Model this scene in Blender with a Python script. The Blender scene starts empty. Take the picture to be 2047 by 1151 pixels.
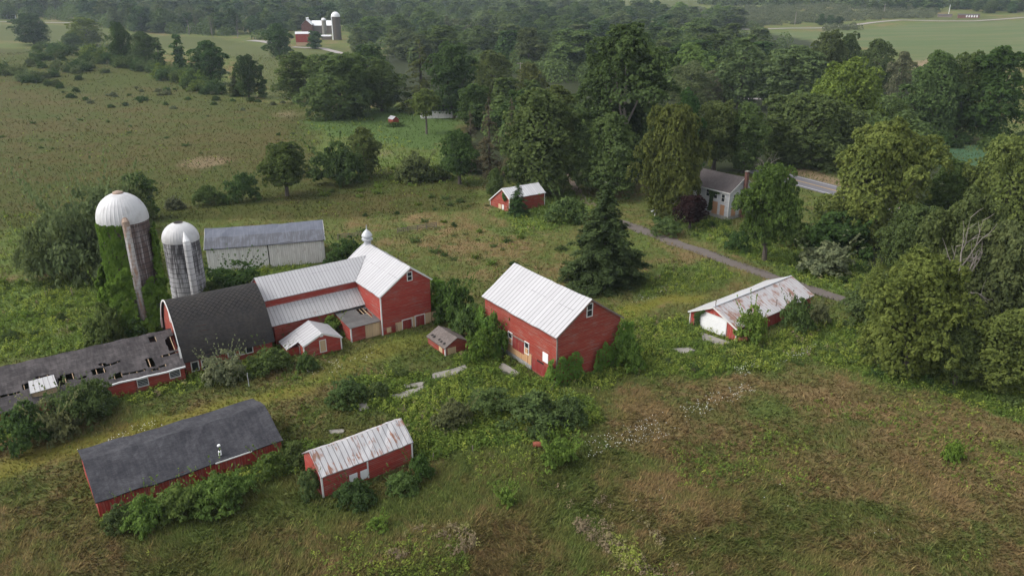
import bpy, math
import numpy as np
from mathutils import Vector

# ------------------------------------------------------------------ camera, light, exposure
S = bpy.context.scene
COL = S.collection
CAM_H = 52.0
F_PX, PITCH = 1500.0, math.radians(21.163)
cam = bpy.data.cameras.new("camera")
cam_o = bpy.data.objects.new("camera", cam); COL.objects.link(cam_o)
cam_o.location = (0, 0, CAM_H)
cam_o.rotation_euler = (math.radians(90) - PITCH, 0, 0)
cam.sensor_fit = 'HORIZONTAL'; cam.sensor_width = 36.0
cam.lens = F_PX / 2047 * 36.0
cam.clip_start = 0.5; cam.clip_end = 9000
S.camera = cam_o

SUN_EL, SUN_AZ = math.radians(46), math.radians(188)      # azimuth of the light's origin, counter-clockwise from +X
sd = Vector((math.cos(SUN_EL) * math.cos(SUN_AZ), math.cos(SUN_EL) * math.sin(SUN_AZ), math.sin(SUN_EL)))
W = bpy.data.worlds.new("World"); S.world = W; W.use_nodes = True
wn = W.node_tree; bg = wn.nodes['Background']
sky = wn.nodes.new('ShaderNodeTexSky'); sky.sky_type = 'NISHITA'; sky.sun_disc = False
sky.sun_elevation = SUN_EL
sky.sun_rotation = math.radians(90) - SUN_AZ
sky.air_density = 1.0; sky.dust_density = 4.0; sky.ozone_density = 1.0; sky.altitude = 200
cloud = wn.nodes.new('ShaderNodeHueSaturation'); cloud.inputs['Saturation'].default_value = .25   # overcast: greyer than a clear sky
wn.links.new(sky.outputs[0], cloud.inputs['Color']); wn.links.new(cloud.outputs[0], bg.inputs[0]); bg.inputs[1].default_value = 0.15
sun = bpy.data.lights.new("sun", 'SUN'); sun.energy = 0.6; sun.angle = math.radians(34); sun.color = (1.0, 0.965, 0.92)
sun_o = bpy.data.objects.new("sun", sun); COL.objects.link(sun_o); sun_o.location = (0, 0, 200)
sun_o.rotation_euler = (-sd).to_track_quat('-Z', 'Y').to_euler()
S.view_settings.view_transform = 'Standard'; S.view_settings.look = 'None'
S.view_settings.exposure = 1.14; S.view_settings.gamma = 1.0
S.render.engine = 'CYCLES'
S.cycles.use_denoising = True; S.cycles.denoiser = 'OPENIMAGEDENOISE'; S.cycles.denoising_input_passes = 'RGB_ALBEDO_NORMAL'; S.cycles.denoising_prefilter = 'NONE'
S.cycles.max_bounces = 6; S.cycles.diffuse_bounces = 4; S.cycles.transmission_bounces = 4
S.cycles.volume_bounces = 0; S.cycles.transparent_max_bounces = 8

# ------------------------------------------------------------------ numeric helpers
def rnd(seed): return np.random.default_rng(seed)
def vnoise(x, y, seed=0):
    x = np.asarray(x, float); y = np.asarray(y, float)
    xi = np.floor(x).astype(np.int64); yi = np.floor(y).astype(np.int64)
    fx = x - xi; fy = y - yi; fx = fx*fx*(3-2*fx); fy = fy*fy*(3-2*fy)
    def h(a, b):
        n = (a*374761393 + b*668265263 + seed*974711) & 0x7fffffff
        n = ((n ^ (n >> 13)) * 1274126177) & 0x7fffffff
        return ((n ^ (n >> 16)) & 0xffff) / 65535.0
    return (h(xi, yi)*(1-fx) + h(xi+1, yi)*fx)*(1-fy) + (h(xi, yi+1)*(1-fx) + h(xi+1, yi+1)*fx)*fy
def fbm(x, y, seed=0, oct=3):
    s = 0; a = 1; t = 0
    for i in range(oct):
        s = s + a*vnoise(x*2**i, y*2**i, seed+i*17); t += a; a *= .5
    return s/t
def sst(a, b, x):
    t = np.clip((x-a)/(b-a), 0, 1); return t*t*(3-2*t)

def terr(x, y):
    x = np.asarray(x, float); y = np.asarray(y, float)
    d = np.hypot(x, y)
    z = 72*sst(620, 2400, d)
    z = z + 13*np.exp(-(((x+330)/190)**2 + ((y-560)/120)**2))
    z = z + 2.0*(fbm(x/90, y/90, 5, 2)-.5)*sst(210, 420, d)
    z = z + .35*(fbm(x/9, y/9, 8, 2)-.5)*sst(260, 170, d)*.7
    return z

CT, ST = math.cos(PITCH), math.sin(PITCH)
def px_dir(px, py):
    X = px-1023.5; Y = py-575.5
    return np.array([X, F_PX*CT - Y*ST, -F_PX*ST - Y*CT])/F_PX
def at_z(px, py, z):
    d = px_dir(px, py); t = (z-CAM_H)/d[2]; return np.array([d[0]*t, d[1]*t, z])
def gp(px, py):
    """the point of the ground seen at a place of the photograph"""
    d = px_dir(px, py); hz = math.hypot(d[0], d[1]); dn = d/hz
    ts = 20*1.006**np.arange(840)
    zz = CAM_H+dn[2]*ts - terr(dn[0]*ts, dn[1]*ts)
    k = np.argmax(zz < 0) if (zz < 0).any() else len(ts)-1
    a, b = ts[max(k-1, 0)], ts[k]
    for _ in range(24):
        m = (a+b)/2
        if CAM_H+dn[2]*m - terr(dn[0]*m, dn[1]*m) < 0: b = m
        else: a = m
    x, y = dn[0]*b, dn[1]*b
    return np.array([x, y, float(terr(x, y))])
def to_px(p):
    x, y, z = p[0], p[1], p[2]-CAM_H
    d = y*CT - z*ST
    return 1023.5+F_PX*x/d, 575.5-F_PX*(y*ST+z*CT)/d
def z_at(xy, py):
    lo, hi = -30., 110.
    for _ in range(50):
        m = (lo+hi)/2
        if to_px((xy[0], xy[1], m))[1] > py: lo = m
        else: hi = m
    return m
def depth(p): return p[1]*CT - (p[2]-CAM_H)*ST
Y_NADIR = 575.5+F_PX/math.tan(PITCH)
def base_of(tx, ty, by):
    t = (by-ty)/(Y_NADIR-ty); return tx+(1023.5-tx)*t, by
def in_poly(x, y, poly):
    c = np.zeros(np.shape(x), bool); n = len(poly)
    for i in range(n):
        x1, y1 = poly[i]; x2, y2 = poly[(i+1) % n]
        if y1 == y2: continue
        k = ((y1 > y) != (y2 > y)) & (x < (x2-x1)*(y-y1)/(y2-y1)+x1)
        c ^= k
    return c
def wpoly(pts): return [tuple(gp(*p)[:2]) for p in pts]

# ------------------------------------------------------------------ object helpers
def tag(o, label=None, cat=None, group=None, kind=None):
    if label: o['label'] = label
    if cat: o['category'] = cat
    if group: o['group'] = group
    if kind: o['kind'] = kind
    return o
def empty(name, loc, rz=0.0):
    o = bpy.data.objects.new(name, None); COL.objects.link(o)
    o.location = tuple(loc); o.rotation_euler = (0, 0, rz); o.empty_display_size = .5
    return o
class MB:
    def __init__(s): s.v = []; s.f = []; s.uv = []; s.mi = []
    def face(s, pts, uv=None, mi=0):
        i = len(s.v); s.v += [tuple(map(float, p)) for p in pts]; s.f.append(tuple(range(i, i+len(pts))))
        if uv is None: uv = [(0, 0)]*len(pts)
        s.uv += [tuple(map(float, q)) for q in uv]; s.mi.append(mi)
    def box(s, x0, x1, y0, y1, z0, z1, mi=0):
        a = [(x0,y0,z0),(x1,y0,z0),(x1,y1,z0),(x0,y1,z0),(x0,y0,z1),(x1,y0,z1),(x1,y1,z1),(x0,y1,z1)]
        s.hexa(a, mi)
    def hexa(s, a, mi=0):
        a = [np.array(p, float) for p in a]
        for q in ((0,3,2,1),(4,5,6,7),(0,1,5,4),(1,2,6,5),(2,3,7,6),(3,0,4,7)):
            p = [a[k] for k in q]
            e1 = p[1]-p[0]; e2 = p[3]-p[0]
            l1, l2 = np.linalg.norm(e1), np.linalg.norm(e2)
            if abs(e1[2]) > abs(e2[2]): uv = [(0,0),(0,l1),(l2,l1),(l2,0)]
            else: uv = [(0,0),(l1,0),(l1,l2),(0,l2)]
            s.face(p, uv, mi)
    def beam(s, p, q, w, h=None, mi=0):
        p = np.array(p, float); q = np.array(q, float); h = h or w
        d = q-p; d /= np.linalg.norm(d)
        up = np.array([0,0,1.]) if abs(d[2]) < .9 else np.array([1.,0,0])
        a = np.cross(d, up); a /= np.linalg.norm(a); b = np.cross(a, d)
        s.hexa([p-a*w/2-b*h/2, q-a*w/2-b*h/2, q+a*w/2-b*h/2, p+a*w/2-b*h/2,
                p-a*w/2+b*h/2, q-a*w/2+b*h/2, q+a*w/2+b*h/2, p+a*w/2+b*h/2], mi)
    def tube(s, pts, rad, n=8, cap=True, mi=0):
        pts = [np.array(p, float) for p in pts]; rings = []; vlen = 0
        for i, p in enumerate(pts):
            d = (pts[min(i+1, len(pts)-1)]-pts[max(i-1, 0)]); d /= max(np.linalg.norm(d), 1e-9)
            up = np.array([0,0,1.]) if abs(d[2]) < .95 else np.array([1.,0,0])
            a = np.cross(up, d); a /= np.linalg.norm(a); b = np.cross(d, a)
            rings.append([p+rad[i]*(math.cos(t)*a+math.sin(t)*b) for t in np.linspace(0, 2*math.pi, n, endpoint=False)])
        for i in range(len(pts)-1):
            dl = np.linalg.norm(pts[i+1]-pts[i]); r = max(rad[i], 1e-3)
            for k in range(n):
                k2 = (k+1) % n
                s.face([rings[i][k], rings[i][k2], rings[i+1][k2], rings[i+1][k]],
                       [(k/n*6.28*r, vlen), ((k+1)/n*6.28*r, vlen), ((k+1)/n*6.28*r, vlen+dl), (k/n*6.28*r, vlen+dl)], mi)
            vlen += dl
        if cap: s.face(rings[-1], None, mi); s.face(rings[0][::-1], None, mi)
    def build(s, name, mats, parent=None, smooth=False):
        me = bpy.data.meshes.new(name); me.from_pydata(s.v, [], s.f)
        uvl = me.uv_layers.new(name="UVMap")
        uvl.data.foreach_set("uv", np.array(s.uv, np.float32).ravel())
        for m in (mats if isinstance(mats, (list, tuple)) else [mats]): me.materials.append(m)
        me.polygons.foreach_set("material_index", s.mi)
        if smooth: me.polygons.foreach_set("use_smooth", [True]*len(s.f))
        me.update()
        o = bpy.data.objects.new(name, me); COL.objects.link(o)
        if parent is not None: o.parent = parent
        return o
def quick_mesh(name, verts, k, mat, attrs=None):
    """verts: (N*k,3) array, faces of k vertices each"""
    verts = np.ascontiguousarray(verts, np.float32); n = len(verts)//k
    me = bpy.data.meshes.new(name)
    me.vertices.add(len(verts)); me.vertices.foreach_set("co", verts.ravel())
    me.loops.add(n*k); me.loops.foreach_set("vertex_index", np.arange(n*k, dtype=np.int32))
    me.polygons.add(n); me.polygons.foreach_set("loop_start", np.arange(0, n*k, k, dtype=np.int32))
    try: me.polygons.foreach_set("loop_total", np.full(n, k, np.int32))
    except Exception: pass
    for nm, a in (attrs or {}).items():
        at = me.attributes.new(nm, 'FLOAT', 'POINT'); at.data.foreach_set("value", np.ascontiguousarray(a, np.float32))
    for m in (mat if isinstance(mat, (list, tuple)) else [mat]): me.materials.append(m)
    me.update(calc_edges=True); return me
def add(name, me, parent=None):
    o = bpy.data.objects.new(name, me); COL.objects.link(o)
    if parent is not None: o.parent = parent
    return o

# ------------------------------------------------------------------ material helpers
class NT:
    def __init__(s, name):
        s.m = bpy.data.materials.new(name); s.m.use_nodes = True
        s.t = s.m.node_tree; s.t.nodes.clear()
        s.out = s.n('ShaderNodeOutputMaterial')
    def n(s, typ, **kw):
        o = s.t.nodes.new(typ)
        for k, v in kw.items(): setattr(o, k, v)
        return o
    def put(s, sock, val):
        if val is None: return
        if hasattr(val, 'links'): s.t.links.new(val, sock)
        else:
            if sock.type == 'RGBA' and not hasattr(val, '__len__'): val = (val, val, val, 1)
            elif sock.type == 'RGBA' and len(val) == 3: val = tuple(val)+(1,)
            elif sock.type == 'VALUE' and hasattr(val, '__len__'): val = val[0]
            sock.default_value = val
    def math(s, op, a, b=None, c=None, clamp=False):
        o = s.n('ShaderNodeMath', operation=op, use_clamp=clamp)
        s.put(o.inputs[0], a); s.put(o.inputs[1], b); s.put(o.inputs[2], c)
        return o.outputs[0]
    def vmath(s, op, a, b=None):
        o = s.n('ShaderNodeVectorMath', operation=op); s.put(o.inputs[0], a); s.put(o.inputs[1], b); return o.outputs[0]
    def mix(s, fac, a, b, mode='MIX'):
        o = s.n('ShaderNodeMix', data_type='RGBA', blend_type=mode)
        s.put(o.inputs[0], fac); s.put(o.inputs[6], a); s.put(o.inputs[7], b); return o.outputs[2]
    def noise(s, vec, scale, detail=3, rough=.55, dist=0.0):
        o = s.n('ShaderNodeTexNoise'); s.put(o.inputs['Vector'], vec); o.inputs['Scale'].default_value = scale
        o.inputs['Detail'].default_value = detail; o.inputs['Roughness'].default_value = rough; o.inputs['Distortion'].default_value = dist
        return o.outputs[0]
    def ramp(s, v, a, b):        # smooth threshold
        o = s.n('ShaderNodeMapRange', interpolation_type='SMOOTHSTEP'); s.put(o.inputs[0], v)
        o.inputs[1].default_value = a; o.inputs[2].default_value = b; return o.outputs[0]
    def attr(s, name):
        o = s.n('ShaderNodeAttribute', attribute_name=name); return o.outputs['Fac']
    def uv(s): return s.n('ShaderNodeUVMap').outputs[0]
    def sep(s, v):
        o = s.n('ShaderNodeSeparateXYZ'); s.put(o.inputs[0], v); return o.outputs
    def comb(s, x, y, z=0.0):
        o = s.n('ShaderNodeCombineXYZ'); s.put(o.inputs[0], x); s.put(o.inputs[1], y); s.put(o.inputs[2], z); return o.outputs[0]
    def pos(s): return s.n('ShaderNodeNewGeometry').outputs['Position']
    def objrand(s): return s.n('ShaderNodeObjectInfo').outputs['Random']
    def principled(s, col, rough=.7, metal=0.0, spec=.3, bump=None, bstr=.3, bdist=.02):
        p = s.n('ShaderNodeBsdfPrincipled'); s.put(p.inputs['Base Color'], col); s.put(p.inputs['Roughness'], rough)
        p.inputs['Metallic'].default_value = metal; p.inputs['Specular IOR Level'].default_value = spec
        if bump is not None:
            b = s.n('ShaderNodeBump'); s.put(b.inputs['Height'], bump); b.inputs['Strength'].default_value = bstr
            b.inputs['Distance'].default_value = bdist; s.t.links.new(b.outputs[0], p.inputs['Normal'])
        s.t.links.new(p.outputs[0], s.out.inputs[0]); return s.m
    def line(s, x, period, width):      # 1 on thin lines every `period`
        f = s.math('FRACT', s.math('DIVIDE', x, period))
        d = s.math('ABSOLUTE', s.math('SUBTRACT', f, .5))
        return s.ramp(d, .5-width/period, .5-width/period*.35)

def mat_plain(name, col, rough=.7, var=.15, scale=1.5, spec=.3):
    t = NT(name); n = t.noise(t.pos(), scale, 4)
    c = t.mix(n, tuple(x*(1-var) for x in col), tuple(min(1, x*(1+var)) for x in col))
    return t.principled(c, rough, spec=spec)
def mat_siding(name, col, fade, horizontal=True, pitch=.22, fadeamt=.5):
    t = NT(name); u, v, _ = t.sep(t.uv())
    ax = v if horizontal else u
    ln = t.line(ax, pitch, .03)
    brd = t.n('ShaderNodeTexWhiteNoise', noise_dimensions='1D'); t.put(brd.inputs['W'], t.math('FLOOR', t.math('DIVIDE', ax, pitch)))
    st = t.comb(t.math('MULTIPLY', u, .25 if horizontal else 4), t.math('MULTIPLY', v, 4 if horizontal else .25))
    n1 = t.noise(st, 1.2, 5, .65); n2 = t.noise(t.uv(), .35, 4, .6)
    w = t.math('MULTIPLY', t.ramp(t.math('ADD', t.math('MULTIPLY', n1, .55), t.math('MULTIPLY', n2, .5)), .42, .72), fadeamt)
    c = t.mix(w, col, fade)
    g3 = t.noise(t.comb(t.math('MULTIPLY', u, .5 if horizontal else 5), t.math('MULTIPLY', v, 5 if horizontal else .5), 5.0), 1.0, 5, .7)
    c = t.mix(t.math('MULTIPLY', t.ramp(t.math('ADD', g3, t.math('MULTIPLY', n2, .35)), .64, .86), .65), c, (.25,.20,.18))
    c = t.mix(t.math('MULTIPLY', brd.outputs[0], .34), c, tuple(x*.55 for x in col))
    c = t.mix(t.math('MULTIPLY', ln, .75), c, tuple(x*.35 for x in col))
    h = t.math('SUBTRACT', t.math('FRACT', t.math('DIVIDE', ax, pitch)), t.math('MULTIPLY', ln, .6))
    return t.principled(c, .85, spec=.15, bump=h, bstr=.35, bdist=.02)
def mat_metal(name, col, period=.8, dark=.35, rust=0.0, rustlo=.5, dirt=.2, dirtcol=(.25,.23,.22), rough=.45, seam=None, streak=6):
    t = NT(name); u, v, _ = t.sep(t.uv())
    ln = t.line(u, period, .085); fine = t.line(u, period/3, .03)
    n1 = t.noise(t.comb(t.math('MULTIPLY', u, streak), t.math('MULTIPLY', v, .35)), 1.0, 4, .6)
    n2 = t.noise(t.uv(), .4, 4, .6); nl = t.noise(t.uv(), .9, 3)
    sh = t.n('ShaderNodeTexWhiteNoise', noise_dimensions='1D'); t.put(sh.inputs['W'], t.math('FLOOR', t.math('DIVIDE', u, period)))
    c = t.mix(t.math('MULTIPLY', sh.outputs[0], .3), col, tuple(x*.7 for x in col))
    c = t.mix(t.math('MULTIPLY', t.ramp(t.math('ADD', t.math('MULTIPLY', n1, .6), t.math('MULTIPLY', n2, .4)), .5, .75), dirt), c, dirtcol)
    c = t.mix(t.math('MULTIPLY', ln, t.math('MULTIPLY', t.ramp(nl, .12, .45), dark)), c, (.13,.12,.12))
    c = t.mix(t.math('MULTIPLY', fine, dark*.25), c, (.2,.2,.2))
    if seam:
        sl = t.line(t.math('ADD', v, seam*.5), seam, .05)
        c = t.mix(t.math('MULTIPLY', sl, t.math('MULTIPLY', t.ramp(nl, .4, .65), dark)), c, (.12,.11,.11))
    if rust > 0:
        r1 = t.noise(t.comb(t.math('MULTIPLY', u, 3.2), t.math('MULTIPLY', v, .55)), 1.0, 5, .65)
        r2 = t.noise(t.comb(t.math('MULTIPLY', u, .5), t.math('MULTIPLY', v, .5), 3.7), 1.0, 3)
        m = t.ramp(t.math('ADD', t.math('MULTIPLY', r1, .6), t.math('MULTIPLY', r2, .55)), rustlo, rustlo+.1)
        rc = t.mix(t.noise(t.uv(), 3, 3), (.12,.045,.025), (.33,.15,.085))
        c = t.mix(t.math('MULTIPLY', m, rust), c, rc)
    h = t.math('ADD', ln, t.math('MULTIPLY', fine, .5))
    return t.principled(c, rough, metal=.0, spec=.4, bump=h, bstr=.5, bdist=.03)
def mat_shingle(name, col, col2, pu=.3, pv=.16, patch=.5, diamond=False, spec=.1):
    t = NT(name); u, v, _ = t.sep(t.uv())
    row = t.math('FLOOR', t.math('DIVIDE', v, pv))
    wn_ = t.n('ShaderNodeTexWhiteNoise', noise_dimensions='2D')
    cell = t.math('FLOOR', t.math('ADD', t.math('DIVIDE', u, pu), t.math('MULTIPLY', row, .5)))
    t.put(wn_.inputs['Vector'], t.comb(cell, row))
    n1 = t.noise(t.uv(), .35, 5, .65); n2 = t.noise(t.comb(t.math('MULTIPLY', u, 2.5), t.math('MULTIPLY', v, .5)), 1, 4, .7)
    f = t.math('ADD', t.math('MULTIPLY', n1, .6), t.math('MULTIPLY', n2, .5))
    c = t.mix(t.math('MULTIPLY', t.ramp(f, .4, .72), patch), col, col2)
    c = t.mix(t.math('MULTIPLY', wn_.outputs[0], .4), c, tuple(x*.45 for x in col))
    if diamond:
        a = t.line(t.math('ADD', u, v), .8, .09); b = t.line(t.math('SUBTRACT', u, v), .8, .09)
        m = t.math('MULTIPLY', t.math('MAXIMUM', a, b), t.ramp(t.math('ADD', v, t.math('MULTIPLY', t.noise(t.uv(), .22, 3), 4)), 8.5, 5.5))
        c = t.mix(t.math('MULTIPLY', m, .75), c, (.006,.006,.007))
    ln = t.line(v, pv, .03)
    c = t.mix(t.math('MULTIPLY', ln, .4), c, tuple(x*.3 for x in col))
    return t.principled(c, .9, spec=spec, bump=t.math('ADD', wn_.outputs[0], t.math('MULTIPLY', n2, .8)), bstr=.4, bdist=.03)
def mat_silo(name, col, stain, lowclean=True, rusty=False):
    t = NT(name); u, v, _ = t.sep(t.uv())
    gr = t.math('MAXIMUM', t.line(v, .9, .075), t.math('MULTIPLY', t.line(u, .8, .05), .6))
    n1 = t.noise(t.comb(t.math('MULTIPLY', u, 1.5), t.math('MULTIPLY', v, .2)), 1, 4, .6)
    n2 = t.noise(t.uv(), .45, 4, .6)
    f = t.math('ADD', t.math('MULTIPLY', n1, .75), t.math('MULTIPLY', n2, .3))
    f = t.math('ADD', f, t.math('MULTIPLY', t.ramp(v, 2, 13), .16))
    c = t.mix(t.math('MULTIPLY', t.ramp(f, .50, .70), .9), col, stain)
    c = t.mix(t.ramp(t.noise(t.comb(t.math('MULTIPLY', u, 3.5), t.math('MULTIPLY', v, .1), 9), 1, 3), .57, .63), c, tuple(min(1, x*1.3) for x in col))
    c = t.mix(t.math('MULTIPLY', gr, .85), c, (.03,.03,.032))
    return t.principled(c, .9, spec=.1)

M = {}
RED, REDF = (.325,.048,.036), (.37,.085,.06)
M['red'] = mat_siding('red_clapboard', RED, REDF, True, .24, .8)
M['red_bright'] = mat_siding('red_weathered_clapboard', (.27,.047,.032), (.33,.095,.06), True, .24, .65)
M['red_vert'] = mat_siding('red_vertical_boards', (.33,.042,.032), (.40,.10,.075), False, .3, .4)
M['red_door'] = mat_siding('red_door_boards', (.22,.028,.024), (.28,.05,.04), False, .22, .4)
M['white_roof'] = mat_metal('white_metal_roof', (.375,.37,.378), .82, 1.0, dirt=.25, seam=5.6)
M['wing_roof'] = mat_metal('white_ribbed_metal_roof', (.40,.395,.402), .55, .6, dirt=.2, seam=2.9)
M['lean_roof'] = mat_metal('stained_white_metal_roof', (.39,.385,.385), .6, .6, dirt=.7, dirtcol=(.2,.18,.17), rust=.5, rustlo=.70, seam=1.9)
M['rusty_roof'] = mat_metal('rusty_white_metal_roof', (.45,.44,.445), .64, .8, rust=.92, rustlo=.60, dirt=.5, dirtcol=(.3,.25,.23))
M['garage_roof'] = mat_metal('rust_streaked_metal_roof', (.43,.415,.42), .7, .4, rust=.9, rustlo=.58, dirt=.45, dirtcol=(.38,.3,.28))
M['garage_roof_clean'] = mat_metal('pale_metal_roof', (.46,.455,.455), .7, .35, dirt=.25, dirtcol=(.45,.38,.34))
M['farb_roof'] = mat_metal('pale_grey_metal_roof', (.54,.535,.545), .7, .35, dirt=.3)
def mat_shedroof():
    t = NT('bluish_grey_metal_roof'); u, v, _ = t.sep(t.uv())
    n = t.noise(t.comb(t.math('MULTIPLY', u, 3), t.math('MULTIPLY', v, .3)), 1, 4, .7); n2 = t.noise(t.uv(), .5, 3)
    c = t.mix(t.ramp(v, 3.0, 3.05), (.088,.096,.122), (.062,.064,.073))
    c = t.mix(t.math('MULTIPLY', t.ramp(t.math('ADD', t.math('MULTIPLY', n, .6), t.math('MULTIPLY', n2, .4)), .45, .62), .5), c, (.16,.172,.21))
    g = t.math('MAXIMUM', t.line(u, .42, .05), t.math('MULTIPLY', t.line(v, .62, .04), .7))
    c = t.mix(t.math('MULTIPLY', g, .5), c, (.1,.105,.125))
    return t.principled(c, .55, spec=.35, bump=t.line(u, .42, .05), bstr=.4)
M['shed_roof'] = mat_shedroof()
M['gothic_roof'] = mat_shingle('dark_diamond_shingles', (.038,.036,.036), (.062,.055,.048), .35, .2, .75, True)
M['salt_roof'] = mat_shingle('charcoal_shingles', (.036,.036,.042), (.078,.077,.084), .35, .15, 1.0)
M['ruin_roof'] = mat_shingle('weathered_grey_shingles', (.050,.045,.046), (.135,.12,.118), 1.1, .3, .8)
M['tiny_roof'] = mat_shingle('weathered_brown_shingles', (.12,.10,.09), (.2,.17,.16), .3, .2, .6)
M['ell_roof'] = mat_shingle('grey_rolled_roofing', (.10,.098,.095), (.15,.145,.14), 1.5, .9, .6)
M['house_roof'] = mat_shingle('brown_grey_asphalt_shingles', (.085,.072,.07), (.13,.115,.11), .35, .18, .6)
M['white_trim'] = mat_plain('white_trim', (.56,.55,.53), .6, .12, 2)
M['white_board'] = mat_plain('white_board', (.66,.66,.66), .6, .05, 2)
M['white_wall'] = mat_siding('white_wall_panels', (.60,.59,.565), (.68,.67,.65), False, .4, .5)
M['pale_blue'] = mat_siding('pale_blue_grey_clapboard', (.50,.51,.535), (.60,.60,.605), True, .2, .7)
M['plywood'] = mat_siding('tan_plywood', (.46,.27,.135), (.55,.36,.2), False, 1.22, .6)
M['plywood_pale'] = mat_siding('pale_plywood', (.50,.36,.21), (.58,.45,.3), False, 1.22, .6)
M['plywood_orange'] = mat_plain('orange_plywood', (.36,.20,.115), .8, .2, 1.5)
M['glass'] = mat_plain('dark_window_glass', (.02,.022,.026), .15, .3, 2, .5)
M['dark'] = mat_plain('dark_opening', (.012,.011,.010), .9, .3, 2)
M['wood'] = mat_plain('grey_weathered_wood', (.16,.13,.11), .9, .35, 3)
M['wood_tan'] = mat_plain('bare_tan_wood', (.42,.30,.19), .9, .25, 3)
M['metal'] = mat_plain('dull_galvanised_metal', (.40,.41,.43), .4, .25, 2.5, .5)
M['rust'] = mat_plain('rusted_metal', (.20,.06,.035), .8, .35, 4)
M['stone'] = mat_plain('grey_fieldstone', (.26,.25,.235), .9, .4, 2.2)
M['brick'] = mat_siding('old_red_brick', (.17,.075,.06), (.22,.12,.1), True, .09, .5)
M['concrete'] = mat_plain('old_concrete', (.205,.19,.165), .9, .35, .9)
M['silo'] = mat_silo('pale_concrete_staves', (.36,.355,.37), (.055,.05,.052))
M['silo_brown'] = mat_silo('brown_stained_staves', (.20,.175,.17), (.085,.055,.048))
def mat_dome():
    t = NT('white_dome_metal'); z = t.sep(t.pos())[2]; n = t.noise(t.pos(), .8, 4)
    c = t.mix(t.ramp(n, .45, .75), (.47,.465,.468), (.37,.36,.36)); return t.principled(c, .5, spec=.35)
M['dome'] = mat_dome()
def mat_chute():
    t = NT('rust_stained_chute_metal'); u, v, _ = t.sep(t.uv())
    n = t.noise(t.comb(t.math('MULTIPLY', u, .8), t.math('MULTIPLY', v, .25)), 1, 4, .7)
    c = t.mix(t.ramp(n, .42, .6), (.42,.40,.39), (.30,.19,.135))
    c = t.mix(t.math('MULTIPLY', t.line(v, .7, .05), .6), c, (.1,.085,.08)); return t.principled(c, .6)
M['chute_rust'] = mat_chute()
def mat_chute2():
    t = NT('pale_chute_metal'); u, v, _ = t.sep(t.uv())
    c = t.mix(t.noise(t.uv(), .5, 4), (.62,.61,.62), (.42,.41,.42))
    c = t.mix(t.math('MULTIPLY', t.line(v, 1.1, .07), .75), c, (.06,.06,.06)); return t.principled(c, .6)
M['chute_pale'] = mat_chute2()
M['bark'] = mat_plain('grey_brown_bark', (.085,.07,.058), .95, .35, 3)
M['bark_pale'] = mat_plain('pale_bare_wood', (.30,.265,.235), .95, .3, 1.5)
M['bark_dead'] = mat_plain('grey_dead_wood', (.17,.15,.13), .95, .35, 1.5)
M['asphalt_old'] = mat_plain('old_worn_asphalt', (.105,.088,.078), .9, .22, .5)
M['asphalt'] = mat_plain('grey_asphalt', (.125,.12,.13), .9, .12, .4)
M['road_white'] = mat_plain('white_road_paint', (.42,.42,.42), .8, .15, 2)
M['road_yellow'] = mat_plain('yellow_road_paint', (.48,.3,.07), .8, .2, 2)
M['dirt'] = mat_plain('brown_dirt', (.14,.105,.075), .95, .3, .8)
M['gravel'] = mat_plain('pale_gravel', (.25,.225,.205), .9, .2, .4)
M['petal'] = mat_plain('white_petals', (.55,.55,.49), .8, .1, 3)

def mat_leaf():
    t = NT('leaf'); oi = t.n('ShaderNodeObjectInfo')
    tone = t.attr('tone')
    base = oi.outputs['Color']
    c = t.mix(1.0, base, t.comb(t.math('ADD', .55, t.math('MULTIPLY', tone, .95)), t.math('ADD', .6, t.math('MULTIPLY', tone, .8)), t.math('ADD', .52, t.math('MULTIPLY', tone, .56))), 'MULTIPLY')
    hs = t.n('ShaderNodeHueSaturation'); t.put(hs.inputs['Color'], c)
    t.put(hs.inputs['Hue'], t.math('ADD', .495, t.math('MULTIPLY', oi.outputs['Random'], .016)))
    t.put(hs.inputs['Value'], t.math('ADD', .88, t.math('MULTIPLY', oi.outputs['Random'], .24)))
    d = t.n('ShaderNodeBsdfDiffuse'); t.put(d.inputs[0], hs.outputs[0])
    tr = t.n('ShaderNodeBsdfTranslucent'); t.put(tr.inputs[0], hs.outputs[0])
    mx = t.n('ShaderNodeMixShader'); mx.inputs[0].default_value = .42
    t.t.links.new(d.outputs[0], mx.inputs[1]); t.t.links.new(tr.outputs[0], mx.inputs[2]); t.t.links.new(mx.outputs[0], t.out.inputs[0])
    return t.m
M['leaf'] = mat_leaf()

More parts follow.
